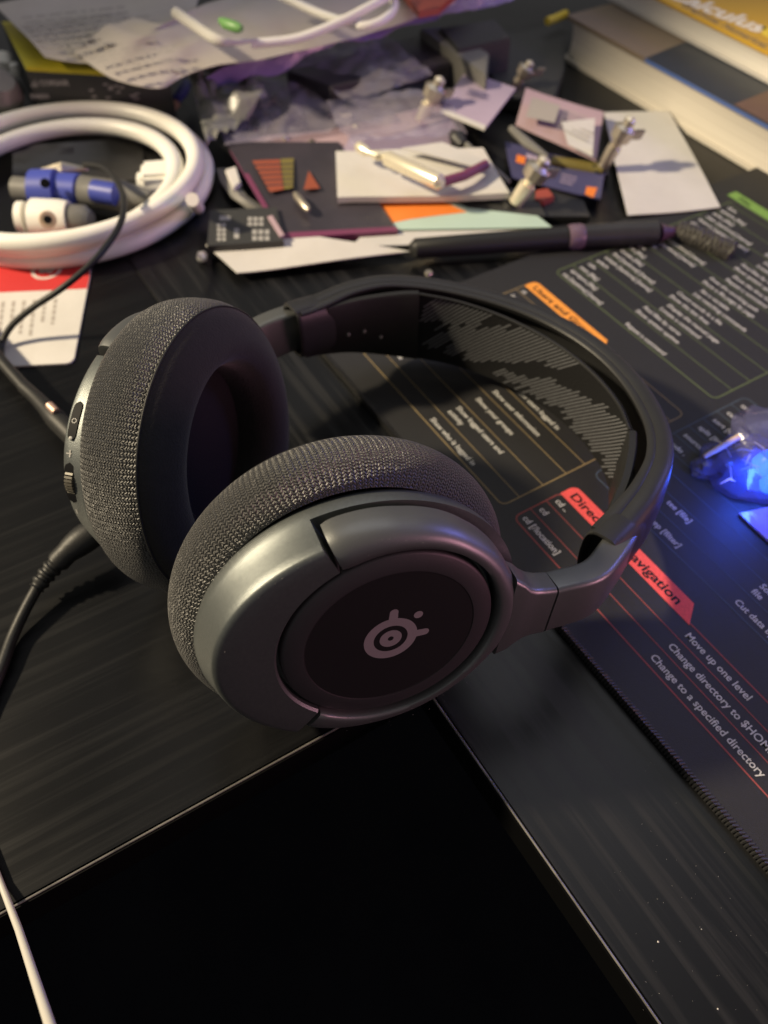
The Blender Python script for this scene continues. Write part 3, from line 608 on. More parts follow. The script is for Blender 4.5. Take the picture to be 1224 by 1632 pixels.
for (x0, y0), (x1, y1) in zip(zz, zz[1:]):
    a_, b_ = ec + ux * x0 + uy * y0, ec + ux * x1 + uy * y1; em.add([a_ - ux * .0009, a_ + ux * .0009, b_ + ux * .0009, b_ - ux * .0009], [(0, 1, 2, 3)])
build('emblem', em, M['paper'], cd, smooth=False)
print_rows([(97, 476), (86, 560), (-30, 566), (-20, 482)], .00126, 7, M['print'], cd, fill=.62, thick=.34, name='small_print')
# white cable coil
co = thing('cable_coil', 'thick white cable coiled into loops at the left', 'cable', (.058, .49, 0))
def loopc(cx, cy, rx, ry, z, dz, rot, r, seed):
    rg = random.Random(seed); pts = []
    for t in np.linspace(0, 2 * PI, 73)[:-1]:
        x, y = rx * math.cos(t), ry * math.sin(t); pts.append((cx + x * math.cos(rot) - y * math.sin(rot), cy + x * math.sin(rot) + y * math.cos(rot), z + dz * math.sin(t * 1 + seed)))
    pts = [V(*p) for p in pts]; rings = []
    for i, p in enumerate(pts):
        t = pts[(i + 1) % 72] - pts[i - 1]; t /= np.linalg.norm(t); x = np.cross(t, V(0, 0, 1)); x /= np.linalg.norm(x); u = np.cross(x, t)
        rings.append([p + r * (math.cos(a) * x + math.sin(a) * u) for a in np.linspace(0, 2 * PI, 14, endpoint=False)])
    rings.append(rings[0]); return MB().loft(rings, True, False)
CR = .0049
for k, a in enumerate([(.079, .487, .077, .0775, .0058, .0005, .10, CR, 1), (.071, .475, .064, .064, .0130, .0015, .10, CR, 2), (.074, .482, .0755, .0755, .0165, .002, .15, CR, 4)]):
    build('loop', loopc(*a), M['whiteplastic'], co)
build('cable_tie', MB().tube([at(306, 318, .03), at(312, 326, .018), at(316, 332, .008)], .0035, 10), M['whiteplastic'], co)
# things inside the coil
bt = thing('blue_driver', 'blue and grey screwdriver handle lying inside the white coil', 'tool', at(120, 300, 0))
build('handle', MB().tube([at(x, y, .012) for x, y in ((52, 303), (54, 303), (92, 304), (96, 303), (128, 305), (134, 306))], [.008, .011, .0115, .0095, .0095, .007], 18), M['blue'], bt)
build('grey_neck', MB().tube([at(x, y, .012) for x, y in ((20, 301), (24, 301), (54, 303))], [.005, .0068, .0065], 16), M['greyplastic'], bt)
build('collar', MB().tube([at(x, y, .012) for x, y in ((132, 306), (146, 307), (196, 313), (240, 318))], [.009, .0085, .0085, .005], 16), M['greyplastic'], bt)
build('blue_insert', MB().tube([at(x, y, .0165) for x, y in ((144, 303), (150, 304), (186, 310), (191, 311))], [.002, .0060, .0060, .002], 14), M['blue'], bt)
build('hole', MB().tube([at(72, 292, .0226), at(72, 292, .0236)], .0026, 14), M['blackgloss'], bt)
wp = thing('white_adapter', 'round white plug with a dark socket inside the coil', 'adapter', at(80, 348, 0))
build('body', MB().tube([at(x, y, .010) for x, y in ((52, 348), (55, 348), (96, 350), (112, 350))], [.0085, .0105, .0105, .0095], 20), M['whiteplastic'], wp)
build('grey_end', MB().tube([at(x, y, .010) for x, y in ((111, 350), (136, 351), (146, 352))], [.008, .0078, .005], 18), M['greyplastic'], wp)
build('cap', MB().tube([at(x, y, .010) for x, y in ((28, 347), (31, 347), (42, 347))], [.006, .0085, .0085], 18), M['whiteplastic'], wp)
build('socket', MB().tube([at(76, 350, .0198), at(76, 350, .0215)], [.0045, .0040], 18), M['tan'], wp)
build('socket_hole', MB().tube([at(76, 350, .0205), at(76, 350, .0220)], .0021, 14), M['blackgloss'], wp)
wa = thing('power_brick', 'cream square adapter half hidden by the coil', 'adapter', at(260, 290, 0))
slab('body', [(224, 255), (285, 250), (285, 278), (221, 282)], .017, .015, M['whiteplastic'], wa, .002)
build('barrel', MB().tube([at(222, 294, .009), at(258, 293, .009), at(280, 297, .009)], [.0065, .0065, .004], 16), M['whiteplastic'], wa)
tag(build('blue_cable_end', MB().tube([at(x, y, .006) for x, y in ((285, 322), (262, 323), (245, 326), (205, 322))], [.006, .006, .005, .004], 14), M['blue']), 'blue ribbed cable end against the inner side of the coil', 'cable end')
tag(build('dark_pouch', MB().patch([[at(20 + 52 * j, 232 + 22 * i - 3 * j, .006 + .006 * math.sin(i * 1.1 + j)) for j in range(5)] for i in range(4)], .002), M['darkplastic']), 'dark grey pouch lying under the coil', 'pouch')
tag(build('foil_wrapper', MB().tube([at(50, 276, .014), at(100, 268, .018), at(140, 270, .014)], [.001, .0035, .001], 8), M['chrome']), 'shiny crumpled foil behind the blue handle', 'wrapper')
# yellow and black carton, upright front face
bx = thing('carton', 'yellow topped black carton behind the white coil', 'box', at(120, 190, 0))
F0, F1 = at(44, 205, 0), at(275, 205, 0)
fn = V(0, 0, 1)
dirn = (F1 - F0) / np.linalg.norm(F1 - F0); nb = V(-dirn[1], dirn[0], 0)
def onf(x, y, off=0): return hit(x, y, F0 - nb * off, nb)
tl, tr = onf(42, 112), onf(270, 127); hgt = tl[2]
bk0 = at(3, 36, hgt) ; dep = bk0 - tl
b0, b1 = V(tl[0], tl[1], 0), V(tr[0], tr[1], 0)
body = MB().add([b0, b1, b1 + dep, b0 + dep, tl, V(*tr[:2], hgt), V(*tr[:2], hgt) + dep, tl + dep], [(0, 1, 5, 4), (1, 2, 6, 5), (2, 3, 7, 6), (3, 0, 4, 7), (4, 5, 6, 7), (3, 2, 1, 0)])
build('body', body, M['boxblack'], bx, smooth=False)
u_ = V(0, 0, .0006)
build('lid', MB().poly([tl + u_, V(*tr[:2], hgt) + u_, V(*tr[:2], hgt) + dep + u_, tl + dep + u_], .0005), M['yellow'], bx, smooth=False)
build('yellow_rim', MB().add([onf(43, 113, .0004), onf(270, 127, .0004), onf(270, 119, .0004) , onf(43, 106, .0004)], [(0, 1, 2, 3)]), M['yellow'], bx, smooth=False)
def face_text(s, x, y, px_h, m, parent, bold=.03):
    vs, fs = text_mesh(s, 1.0, bold); p = onf(x, y, .0006); k = np.linalg.norm(onf(x, y - px_h, .0006) - p) / .72
    build('printed_text', MB().add([p + dirn * a * k + V(0, 0, b * k) for a, b, _ in vs], fs), M[m], parent, smooth=False)
face_text('CORSAIR', 64, 136, 8, 'icon', bx); face_text('RM850', 50, 157, 7, 'icon', bx)
sail = MB()
for k in range(3): sail.add([onf(49 + 4 * k, 138, .0006), onf(52 + 4 * k, 138, .0006), onf(57 + 1.5 * k, 124 + 3 * k, .0006)], [(0, 1, 2)])
build('sail_emblem', sail, M['icon'], bx, smooth=False)
rg = random.Random(2); dots = MB()
for k in range(14):
    x, y = 140 + rg.uniform(0, 75), 132 + rg.uniform(0, 28); dots.add([onf(x, y, .0006), onf(x + rg.uniform(4, 9), y, .0006), onf(x + 8, y - 2.5, .0006), onf(x, y - 2.5, .0006)], [(0, 1, 2, 3)])
build('small_print', dots, M['icon'], bx, smooth=False)
# large papers over the carton
pa = tag(sheet('paper_sheet', [(-10, 8, .047), (330, -40, .050), (290, 118, .042), (72, 92, .046)], M['greypaper'], .0004, .004, 16, 1), 'wrinkled printed paper lying on top of the yellow carton', 'paper')
print_rows([(30, 25), (240, 2), (250, 70), (80, 80)], .0525, 7, M['print'], pa, fill=.9, thick=.4)
pb = thing('receipt', 'long curled grey paper at the top left with a lifted front edge', 'paper', at(350, 60, 0))
E = [(118, 86, .046), (160, 116, .043), (192, 131, .041), (252, 137, .040), (302, 116, .042), (440, 89, .043), (600, 50, .043), (725, 5, .043)]
Bk = [(215, 30, .056), (260, 40, .056), (300, 20, .056), (340, 0, .054), (420, -20, .053), (500, -30, .052), (600, -40, .05), (760, -70, .05)]
g = []
ec_, bc_ = catmull([at(*p) for p in E], 5), catmull([at(*p) for p in Bk], 5)
for i in range(13):
    v = i / 12; g.append([e * (1 - v) + b * v + V(0, 0, .005 * math.sin(PI * v) + .003 * noise.noise(Vector((e[0] * 30, v * 4, 3)))) for e, b in zip(ec_, bc_)])
build('sheet', MB().patch(g, .0004), M['greypaper'], pb, angle=60)
build('curled_edge', MB().tube(px_path([(280, 20, .064), (312, 42, .063), (345, 63, .062), (372, 67, .060), (410, 64, .058)], 5), [.0032] * 11 + [.003, .0028, .0025, .0022, .002, .0018, .0015, .0012, .001, .001], 10), M['paper'], pb)
print_rows([(130, 85), (300, 60), (310, 95), (180, 112)], .0535, 5, M['print'], pb, fill=.7, thick=.3)
tag(build('green_clip', MB().tube([at(352, 33, .068), at(360, 38, .068), at(378, 44, .068), at(385, 46, .068)], [.0018, .0030, .0030, .0018], 12), M['greenled']), 'small bright green clip on the curled paper', 'clip')
for k, ps in enumerate([[(440, -10, .066), (500, 18, .062), (540, 32, .060), (575, 38, .058)], [(650, -25, .07), (590, 10, .066), (530, 40, .060), (470, 62, .056), (400, 70, .056)], [(620, -30, .068), (628, 10, .062), (610, 32, .060), (575, 42, .058), (545, 30, .058)]]):
    tag(build('cream_cable', MB().tube(px_path(ps, 6), .0026, 10), M['whiteplastic']), ['cream cord running down from the top edge over the paper', 'cream cord curving leftward along the paper edge', 'cream cord hooked in a loop beside the red wrapper'][k], 'cable', 'cream cords on the papers')
tag(slab('red_wrapper', [(628, -30), (760, -40), (700, 12), (668, 18)], .056, .004, M['red']), 'red wrapper at the top edge behind the purple film', 'wrapper')
pf = tag(sheet('purple_film', [(330, 128, .030), (900, -55, .036), (905, -25, .030), (340, 150, .020)], M['filmpurple'], .0004, .006, 44, 7, fr=36), 'long strip of shiny purple plastic film across the top', 'film')
tag(sheet('film_roll', [(660, 20, .045), (900, -60, .045), (900, -20, .034), (675, 40, .034)], M['film'], .0004, .010, 40, 9, fr=50), 'crumpled clear film knotted at the top above the boxes', 'film')
# bags of screws
tag(sheet('parts_bag', [(330, 120, .012), (560, 70, .014), (640, 200, .008), (360, 240, .008)], M['film'], .0003, .006, 40, 11, fr=36), 'clear zip bag full of small screws behind the black leaflet', 'bag')
tag(sheet('grey_bag', [(300, 120, .020), (400, 118, .018), (430, 190, .010), (330, 235, .012)], M['teal'], .0005, .013, 30, 12, fr=40), 'crumpled grey plastic bag right of the white coil', 'bag')
rg = random.Random(11); 
for k in range(26):
    x, y = rg.uniform(380, 590), rg.uniform(150, 235)
    if k < 6: x, y = [(455, 180), (425, 196), (425, 203), (480, 196), (500, 224), (540, 176)][k]
    b0_ = at(x, y, .004); a_ = rg.uniform(0, 2 * PI); d_ = V(math.cos(a_), math.sin(a_), rg.uniform(-.1, .5))
    s_ = tag(build('screw', MB().tube([b0_, b0_ + d_ * .007, b0_ + d_ * .0071, b0_ + d_ * .0095, b0_ + d_ * .0098], [.0012, .0012, .0026, .0024, .001], 10), M['chrome']), 'small loose screw inside or beside the clear zip bag', 'screw', 'loose screws in the clear bag')
tag(slab('folded_paper', [(360, 222), (520, 208), (700, 165), (720, 185), (545, 240), (385, 262)], [.006, .007, .012, .012, .008, .006], .0008, M['pinkcard']), 'dull pink folded paper under the zip bag', 'paper')
tag(slab('lilac_paper', [(560, 215), (720, 190), (740, 225), (640, 245), (545, 240)], .0095, .0006, M['lilac']), 'lilac paper under the brass tipped rod', 'paper')
tag(sheet('clear_packet', [(520, 165, .016), (700, 150, .018), (745, 215, .012), (560, 245, .013)], M['film'], .0003, .005, 34, 14, fr=36), 'clear crumpled packet above the cream booklet', 'packet')
tag(sheet('clear_packet', [(430, 95, .020), (610, 60, .024), (690, 130, .018), (560, 175, .014)], M['film'], .0003, .006, 38, 15, fr=34), 'clear crumpled packet over the dark boxes below the purple film', 'packet')
# black leaflet with orange print
lf = thing('leaflet', 'black leaflet with orange print and a maroon edge', 'leaflet', at(470, 300, 0))
slab('cover', [(360, 226), (540, 226), (630, 362), (447, 375)], [.010, .010, .007, .007], .003, M['darkcard'], lf)
z_ = .0104
inkquad('orange_print', [(402, 256), (446, 254), (452, 302), (430, 306)], z_, M['darkorange'], lf)
inkquad('olive_print', [(447, 253), (468, 252), (467, 299), (453, 302)], z_, M['olive'], lf)
inkquad('orange_print', [(492, 272), (510, 300), (484, 302)], z_, M['darkorange'], lf)
gr = MB()
for k in range(5):
    y = 262 + k * 8; a_, b_ = at(404 + k * 5, y, z_ + .0001), at(468, y - 2, z_ + .0001); w_ = at(404 + k * 5, y + 2, z_ + .0001) - a_; gr.add([a_, b_, b_ + w_, a_ + w_], [(0, 1, 2, 3)])
build('print_row', gr, M['darkcard'], lf, smooth=False)
inkquad('maroon_edge', [(366, 240), (374, 238), (452, 372), (445, 376)], z_ - .0015, M['maroon'], lf)
slab('maroon_strip', [(447, 371), (632, 361), (634, 368), (449, 380)], .0072, .004, M['maroon'], lf)
slab('pink_corner', [(426, 345), (434, 343), (453, 374), (446, 377)], .0108, .001, M['pinkcard'], lf)
tag(build('drill_bit', MB().tube([at(470, 308, .012), at(474, 314, .012), at(488, 331, .012), at(492, 335, .012)], [.0012, .0022, .0022, .001], 10), M['chrome']), 'short silver bit lying on the black leaflet', 'bit')
# white folded instruction booklet with rod
bk = tag(sheet('booklet', [(535, 243, .013), (770, 236, .018), (812, 310, .012), (538, 318, .011)], M['paper'], .0035, .0015, 16, 21), 'cream folded booklet lying under the pale brass rod', 'booklet')
tag(sheet('folded_flap', [(640, 236, .021), (705, 228, .021), (785, 262, .019), (770, 270, .019)], M['paper'], .0008, .001, 8, 22), 'raised paper flap beside the pale brass rod', 'paper')
tag(build('brass_rod', MB().tube([at(x, y, .024) for x, y in ((566, 233), (572, 234), (584, 241), (590, 244), (602, 248), (612, 249), (618, 253), (700, 290), (706, 293))], [.0012, .0032, .0030, .0016, .0030, .0022, .0042, .0044, .002], 16), M['brass']), 'pale brass tipped rod lying across the booklet', 'rod')
tag(build('maroon_cable', MB().tube([at(705, 290, .020), at(740, 280, .020), at(775, 262, .020)], .0028, 10), M['maroon']), 'short dull maroon cord between rod and tweezers', 'cord')
# orange and mint leaflet, long white paper
ol = thing('orange_leaflet', 'leaflet with an orange patch and mint borders under the booklet', 'leaflet', at(670, 335, 0))
slab('sheet', [(556, 300), (800, 300), (880, 362), (618, 366)], .0060, .0006, M['mint'], ol)
inkquad('orange_patch', [(594, 300), (690, 300), (698, 318), (745, 338), (700, 343), (655, 349), (615, 357)], .0061, M['orange'], ol)
inkquad('dark_corner', [(690, 300), (850, 300), (870, 345), (745, 331)], .00615, M['boxblack'], ol)
tag(sheet('white_paper', [(328, 392, .0055), (500, 378, .006), (655, 402, .0055), (378, 436, .005)], M['paper'], .0006, .0018, 12, 31), 'crumpled white paper with a folded corner under the black leaflet', 'paper')
tag(slab('paper_strip', [(590, 362), (720, 348), (872, 358), (868, 364), (655, 390), (560, 392)], .0048, .0008, M['paper']), 'narrow white paper strip under the orange leaflet', 'paper')
kb = thing('print_box', 'small black box with white print beside the coil', 'box', at(385, 360, 0))
slab('body', [(335, 335), (440, 330), (452, 384), (330, 392)], .010, .008, M['boxblack'], kb)
kp = MB(); rg = random.Random(4)
for (x0, y0, x1, y1, nx, ny) in ((346, 356, 362, 386, 2, 4), (402, 366, 432, 386, 3, 2), (395, 346, 422, 362, 3, 2), (350, 344, 374, 354, 1, 1), (373, 364, 384, 386, 1, 1)):
    for i in range(nx):
        for j in range(ny):
            a0_, b0_ = x0 + (x1 - x0) * i / nx, y0 + (y1 - y0) * j / ny; w_, h_ = (x1 - x0) / nx * .72, (y1 - y0) / ny * .72
            kp.add([at(a0_, b0_, .0102), at(a0_ + w_, b0_, .0102), at(a0_ + w_, b0_ + h_, .0102), at(a0_, b0_ + h_, .0102)], [(0, 1, 2, 3)])
build('white_print', kp, M['icon'], kb, smooth=False)
tag(build('cream_bead', MB().tube([at(318, 404, .003), at(322, 409, .0036), at(327, 414, .003)], [.0012, .0032, .0012], 12), M['whiteplastic']), 'small cream bead on the desk at the corner of the white paper', 'bead')
for k, (x, y) in enumerate([(668, 388), (674, 389), (672, 396), (683, 437), (808, 342)]):
    p = at(x, y, .0022); tag(build('tiny_screw', MB().tube([p - V(0, 0, .002), p, p + V(0, 0, .0004), p + V(0, 0, .0016)], [.0009, .0009, .0022, .0018], 10), M['chrome']), 'tiny silver screw loose on the desk before the papers', 'screw', 'tiny loose screws on the desk')
# odds and ends round the coil
tag(build('blue_bit', MB().tube([at(296, 134, .012), at(290, 146, .012), at(280, 160, .011)], [.0034, .0040, .003], 12), M['blue']), 'dark blue capped bit behind the coil under the paper corner', 'bit')
tag(build('tan_cap', MB().tube([at(282, 163, .009), at(270, 172, .008), at(264, 177, .008)], [.0030, .0040, .0022], 12), M['tan']), 'small tan cap beside the dark blue bit', 'cap')
tag(slab('brown_chip', [(218, 134), (262, 130), (268, 148), (228, 158)], .012, .006, M['brownchip'], None, .001), 'dull brown chip at the right end of the yellow carton', 'chip')
tag(build('cream_peg', MB().tube([at(6, 84, .03), at(7, 98, .026), at(8, 114, .02)], [.004, .0055, .004], 12), M['whiteplastic']), 'cream peg at the far left edge beside the carton', 'peg')
tag(build('small_cream_peg', MB().tube([at(21, 102, .026), at(24, 112, .022), at(27, 124, .018)], [.0025, .0035, .0025], 12), M['whiteplastic']), 'smaller cream peg between the left edge and the carton', 'peg')
tag(build('grey_knob', MB().tube([at(-4, 178, .004), at(-4, 166, .012), at(-4, 140, .024), at(-4, 126, .030)], [.012, .0155, .0155, .010], 20), M['greyplastic']), 'round grey puck cut off by the left edge above the coil', 'knob')  # round knob-like object, modelled as a short barrel
tag(build('grey_strap', MB().patch([[at(x + dx, y, z) for dx, z in ((0, .006), (14, .008), (26, .006))] for x, y in ((345, 268), (352, 290), (368, 312), (394, 330), (424, 342))], .0012), M['greyplastic']), 'curved grey plastic strap between coil and black leaflet', 'strap')
tag(slab('pale_scrap', [(358, 270), (376, 264), (384, 290), (372, 300)], .010, .003, M['paper'], None, .0006), 'pale scrap lying on the grey strap beside the coil', 'scrap')
# boxes at the top centre
for lab_, px, z, th, m in (('dark box with a purple sheen below the purple film', [(455, 112), (690, 48), (720, 100), (530, 140)], .022, .02, M['darkcard']), ('blue black flat box behind the leaning thumb screw', [(520, 140), (690, 104), (720, 150), (575, 172)], .014, .012, M['bluecover']), ('grey box edge at the top right of the purple film', [(668, 45), (705, 42), (780, 84), (776, 122)], .028, .026, M['greyplastic']), ('dark olive box at the top near the book', [(700, 44), (790, 30), (815, 60), (730, 80)], .030, .028, M['boxblack'])):
    tag(slab('flat_box', px, z, th, m, None, .001), lab_, 'box')
tag(slab('dark_case', [(770, 60), (905, 20), (900, 110), (880, 170), (790, 150)], .010, .009, M['boxblack'], None, .001), 'black case in the shade left of the thick book', 'case')
tag(build('maroon_wire', MB().tube([at(600, 122, .018), at(650, 114, .0172), at(712, 106, .017)], .0014, 8), M['maroon']), 'thin maroon wire across the dark boxes', 'wire')
tag(build('yellow_tab', MB().tube([at(872, 34, .02), at(884, 30, .02), at(902, 22, .02)], .0028, 8), M['calcyellow']), 'yellow tab poking out left of the thick book', 'tab')
# thumb screws standing tilted
rgt = V(RC[0][0], RC[0][1], 0); rgt /= np.linalg.norm(rgt)
def thumb(bx_, by_, tx_, ty_, label, dim=1.0):
    b_ = at(bx_, by_, .004); nn = np.cross(rgt, V(0, 0, 1)); t_ = hit(tx_, ty_, b_, nn); a_ = t_ - b_; L_ = np.linalg.norm(a_); a_ /= L_
    x_ = np.cross(a_, nn); x_ /= np.linalg.norm(x_); y_ = np.cross(a_, x_)
    o = thing('thumb_screw', label, 'screw', (b_[0], b_[1], 0), 'long thumb screws standing tilted in the clutter')
    build('shaft', MB().tube([b_, b_ + a_ * L_ * .1, b_ + a_ * L_ * .12, b_ + a_ * L_ * .5, b_ + a_ * L_ * .52, b_ + a_ * L_ * .62], [.0022, .0022, .0040 * dim, .0046 * dim, .0030, .0036], 14), M['brass' if dim > .9 else 'chrome'], o)
    kn = MB(); n_ = 20; rings = []
    for s, r in ((.60, .0040), (.64, .0060), (.84, .0068), (.88, .0042), (.90, .0036), (.98, .0037), (1.0, .0028)):
        rings.append([b_ + a_ * L_ * s + (math.cos(t) * x_ + math.sin(t) * y_) * r * dim * (1 + (.09 if i % 2 and .62 < s < .86 else 0)) for i, t in enumerate(np.linspace(0, 2 * PI, n_, endpoint=False))])
    build('knurled_head', kn.loft(rings), M['chrome'], o, angle=25)
    build('tip', MB().tube([b_ + a_ * L_ * .95, b_ + a_ * L_ * 1.0, b_ + a_ * L_ * 1.04], [.0034 * dim, .0034 * dim, .0012], 12), M['brass'], o)
    build('wing', MB().box(b_ + a_ * L_ * .72 + rgt * .0090, rgt * .0030, a_ * .0030, nn * .0011), M['chrome'], o, bevel=.0006)
    build('washer', MB().tube([b_ - a_ * .003, b_ - a_ * .0028, b_ + a_ * .0022, b_ + a_ * .0035], [.003, .0062, .0058, .002], 18), M['rubber'], o)
    build('washer_nub', MB().tube([b_ - rgt * .007, b_ - rgt * .0088], [.0024, .001], 10), M['blackgloss'], o)
thumb(815, 332, 869, 254, 'bright thumb screw standing nearest the mouse mat, left of the white sheet')
thumb(664, 205, 702, 126, 'thumb screw standing left of the lilac folded card', .95)
thumb(812, 152, 846, 100, 'thumb screw standing in the shade above the pink leaflet', .8)
thumb(955, 275, 1006, 190, 'thumb screw leaning over the corner of the big white sheet', .88)
# tweezers
tw = thing('tweezers', 'flat steel tweezers between the lilac card and the booklet', 'tweezers', at(760, 260, 0))
build('leg', MB().tube([at(735, 222, .012), at(770, 258, .014), at(812, 290, .010)], [.0016, .0024, .0012], 8), M['greyplastic'], tw)
build('leg', MB().tube([at(815, 205, .016), at(840, 228, .017), at(872, 250, .014)], [.0022, .0030, .0016], 8), M['greyplastic'], tw)
build('joint', MB().tube([at(722, 214, .012), at(730, 222, .013), at(738, 232, .012)], [.003, .0052, .003], 12), M['darkplastic'], tw)
# small cards
lc = thing('lilac_card', 'lilac folded card standing on its edge between two thumb screws', 'card', at(755, 170, 0))
slab('card', [(742, 113), (822, 140), (775, 202), (703, 172)], [.020, .020, .018, .018], .0012, M['lilac'], lc)
slab('edge', [(703, 171), (775, 200), (772, 206), (702, 177)], .0186, .001, M['paper'], lc)
print_rows([(748, 140), (785, 150), (780, 160), (743, 150)], .0206, 2, M['navy'], lc, fill=.9, thick=.5)
pl_ = thing('pink_leaflet', 'pink folded leaflet with grey print below the thick book', 'leaflet', at(890, 195, 0))
sheet('cover', [(838, 142, .016), (962, 178, .014), (950, 258, .010), (822, 198, .012)], M['pinkcard'], .0012, .002, 12, 41, pl_)
inkquad('grey_panel', [(848, 155), (893, 168), (884, 196), (838, 186)], .0182, M['print'], pl_)
print_rows([(898, 172), (950, 188), (944, 232), (888, 205)], .0172, 6, M['print'], pl_, fill=.85, thick=.3)
sheet('white_panel', [(895, 196, .0172), (948, 190, .0172), (944, 252, .0142), (905, 232, .0152)], M['paper'], .0003, .001, 6, 42, pl_)
tag(slab('olive_strip', [(880, 248), (966, 262), (960, 272), (878, 258)], .008, .004, M['olive']), 'dull olive strip along the foot of the pink leaflet', 'strip')
nv = thing('navy_label', 'navy label card with orange patches beside the bright thumb screw', 'card', at(880, 285, 0))
slab('card', [(805, 225), (965, 268), (957, 318), (815, 282)], [.006, .006, .006, .006], .0008, M['navy'], nv)
inkquad('orange_patch', [(935, 297), (952, 299), (946, 315), (932, 310)], .0062, M['orange'], nv)
inkquad('orange_patch', [(824, 246), (838, 250), (836, 262), (822, 258)], .0062, M['orange'], nv)
inkquad('white_mark', [(838, 244), (858, 250), (855, 258), (840, 252)], .0062, M['lilac'], nv)
print_rows([(896, 275), (930, 283), (924, 300), (892, 292)], .0062, 3, M['lilac'], nv, fill=.8, thick=.35)
tag(slab('red_tag', [(852, 302), (874, 298), (885, 312), (865, 322), (850, 318)], .007, .004, M['red'], None, .001), 'small red tag at the foot of the bright thumb screw', 'tag')
tag(slab('brown_case', [(870, 300), (930, 318), (940, 345), (865, 345)], .004, .003, M['darkplastic']), 'dark brown flat case before the navy label', 'case')
tag(sheet('white_sheet', [(962, 182, .006), (1066, 178, .005), (1148, 331, .0042), (1000, 345, .0045)], M['paper'], .0005, .0012, 14, 51), 'big plain white sheet against the thick book', 'paper')
# black cable with ring, cone and braided tail
bc = thing('braided_cable', 'black cable with a pink ring and braided tail lying on the mouse mat', 'cable', at(920, 375, 0))
build('sleeve', MB().tube([at(x, y, .008) for x, y in ((655, 398), (662, 396), (760, 389), (905, 378))], [.003, .0052, .0056, .0058], 14), M['rubber'], bc)
build('pink_ring', MB().tube([at(905, 378, .0085), at(911, 377.5, .0085), at(924, 376.5, .0085), at(930, 376, .0085)], [.0058, .0066, .0066, .0058], 16), mat('pink_ring', (.13, .085, .12), .35), bc)
build('barrel', MB().tube([at(930, 376, .0085), at(1000, 372, .0085), at(1046, 371, .0085), at(1050, 371, .0085)], [.0060, .0062, .0062, .004], 16), M['darkplastic'], bc)
build('cone', MB().tube([at(1048, 371, .0085), at(1062, 370, .0075), at(1085, 368, .006)], [.0052, .0035, .0016], 14), M['maroon_dark'], bc)
br = catmull([at(1082, 368, .006), at(1110, 378, .006), at(1140, 391, .0055), at(1168, 402, .005)], 12); bq = MB(); bq.tube(br, .0042, 10)
for ph in (0, PI / 2, PI, 3 * PI / 2):
    for sg in (1, -1):
        hx_ = []
        for i, p in enumerate(br):
            t = br[min(i + 1, len(br) - 1)] - br[max(i - 1, 0)]; t /= np.linalg.norm(t); x = np.cross(t, V(0, 0, 1)); x /= np.linalg.norm(x); u = np.cross(x, t); a_ = ph + sg * i * .55
            hx_.append(p + .0047 * (math.cos(a_) * x + math.sin(a_) * u))
        bq.tube(hx_, .0011, 5)
build('braid', bq, mat('braid_thread', (.06, .055, .045), .6, col2=(.04, .037, .03), nscale=300), bc)
# books
th_ = thing('thick_book', 'thick book with cream pages lying at the right', 'book', V(.52, .30, 0))
BX, BY0, BY1 = .430, -.05, .474
pg = MB(); ncur = 10; rings = []
for i in range(ncur + 1):
    y = BY1 - .002; z = .0025 + .0235 * i / ncur; dx = .0015 + .0022 * math.sin(PI * i / ncur)
    rings.append([V(BX + dx, BY0, z), V(BX + dx, y, z), V(.66, y, z), V(.66, BY0, z)])
build('page_block', pg.loft(rings), M['page'], th_, angle=30)
zt = .0268
build('cover', MB().poly([(BX - .001, BY0, .0025), (.665, BY0, .0025), (.665, BY1 + .002, .0025), (BX - .001, BY1 + .002, .0025)], .0022), M['page'], th_, smooth=False)
y_b, y_r = hitx(1030, 95, BX)[1], hitx(1172, 157, BX)[1]
build('cover', MB().poly([(BX - .001, y_b, zt + .002), (.665, y_b + .03, zt + .002), (.665, BY1 + .002, zt + .002), (BX - .001, BY1 + .002, zt + .002)], .0024), M['brown'], th_, smooth=False)
build('blue_panel', MB().poly([(BX - .001, BY0, zt + .002), (.665, BY0, zt + .002), (.665, y_b + .0298, zt + .002), (BX - .001, y_b - .0002, zt + .002)], .0024), M['bluecover'], th_, smooth=False)
build('blue_edge', MB().add([(BX - .0012, BY0, zt + .0019), (BX - .0012, y_b, zt + .0019), (BX - .0012, y_b, zt - .0003), (BX - .0012, BY0, zt - .0003)], [(0, 1, 2, 3)]), M['blueedge'], th_, smooth=False)
build('rust_panel', MB().poly([(BX + .0005, BY0, zt + .0023), (.6, BY0, zt + .0023), (.6, y_r + .01, zt + .0023), (BX + .0005, y_r, zt + .0023)], .0002), M['rust'], th_, smooth=False)
cb = thing('calculus_book', 'ochre textbook with cream title lettering on top of the thick book', 'book', V(.58, .30, zt))
zb = zt + .0024
P0, P1 = at(965, -2, zb), at(1224, 134, zb)      # foot of its page edge
dv = P1 - P0; dv[2] = 0; dv /= np.linalg.norm(dv); nv_ = V(-dv[1], dv[0], 0)
if nv_[0] < 0: nv_ = -nv_
A0, A1 = P0 - dv * .05, P0 + dv * .42
HB = .0155
pgs = []
for i in range(9):
    z = zb + .0018 + (HB - .0036) * i / 8; dx = nv_ * (.002 + .0012 * math.sin(PI * i / 8)); pgs.append([A0 + dx + V(0, 0, z - zb), A1 + dx + V(0, 0, z - zb), A1 + nv_ * .2 + V(0, 0, z - zb), A0 + nv_ * .2 + V(0, 0, z - zb)])
build('page_block', MB().loft(pgs), M['pagestrip'], cb, angle=30)
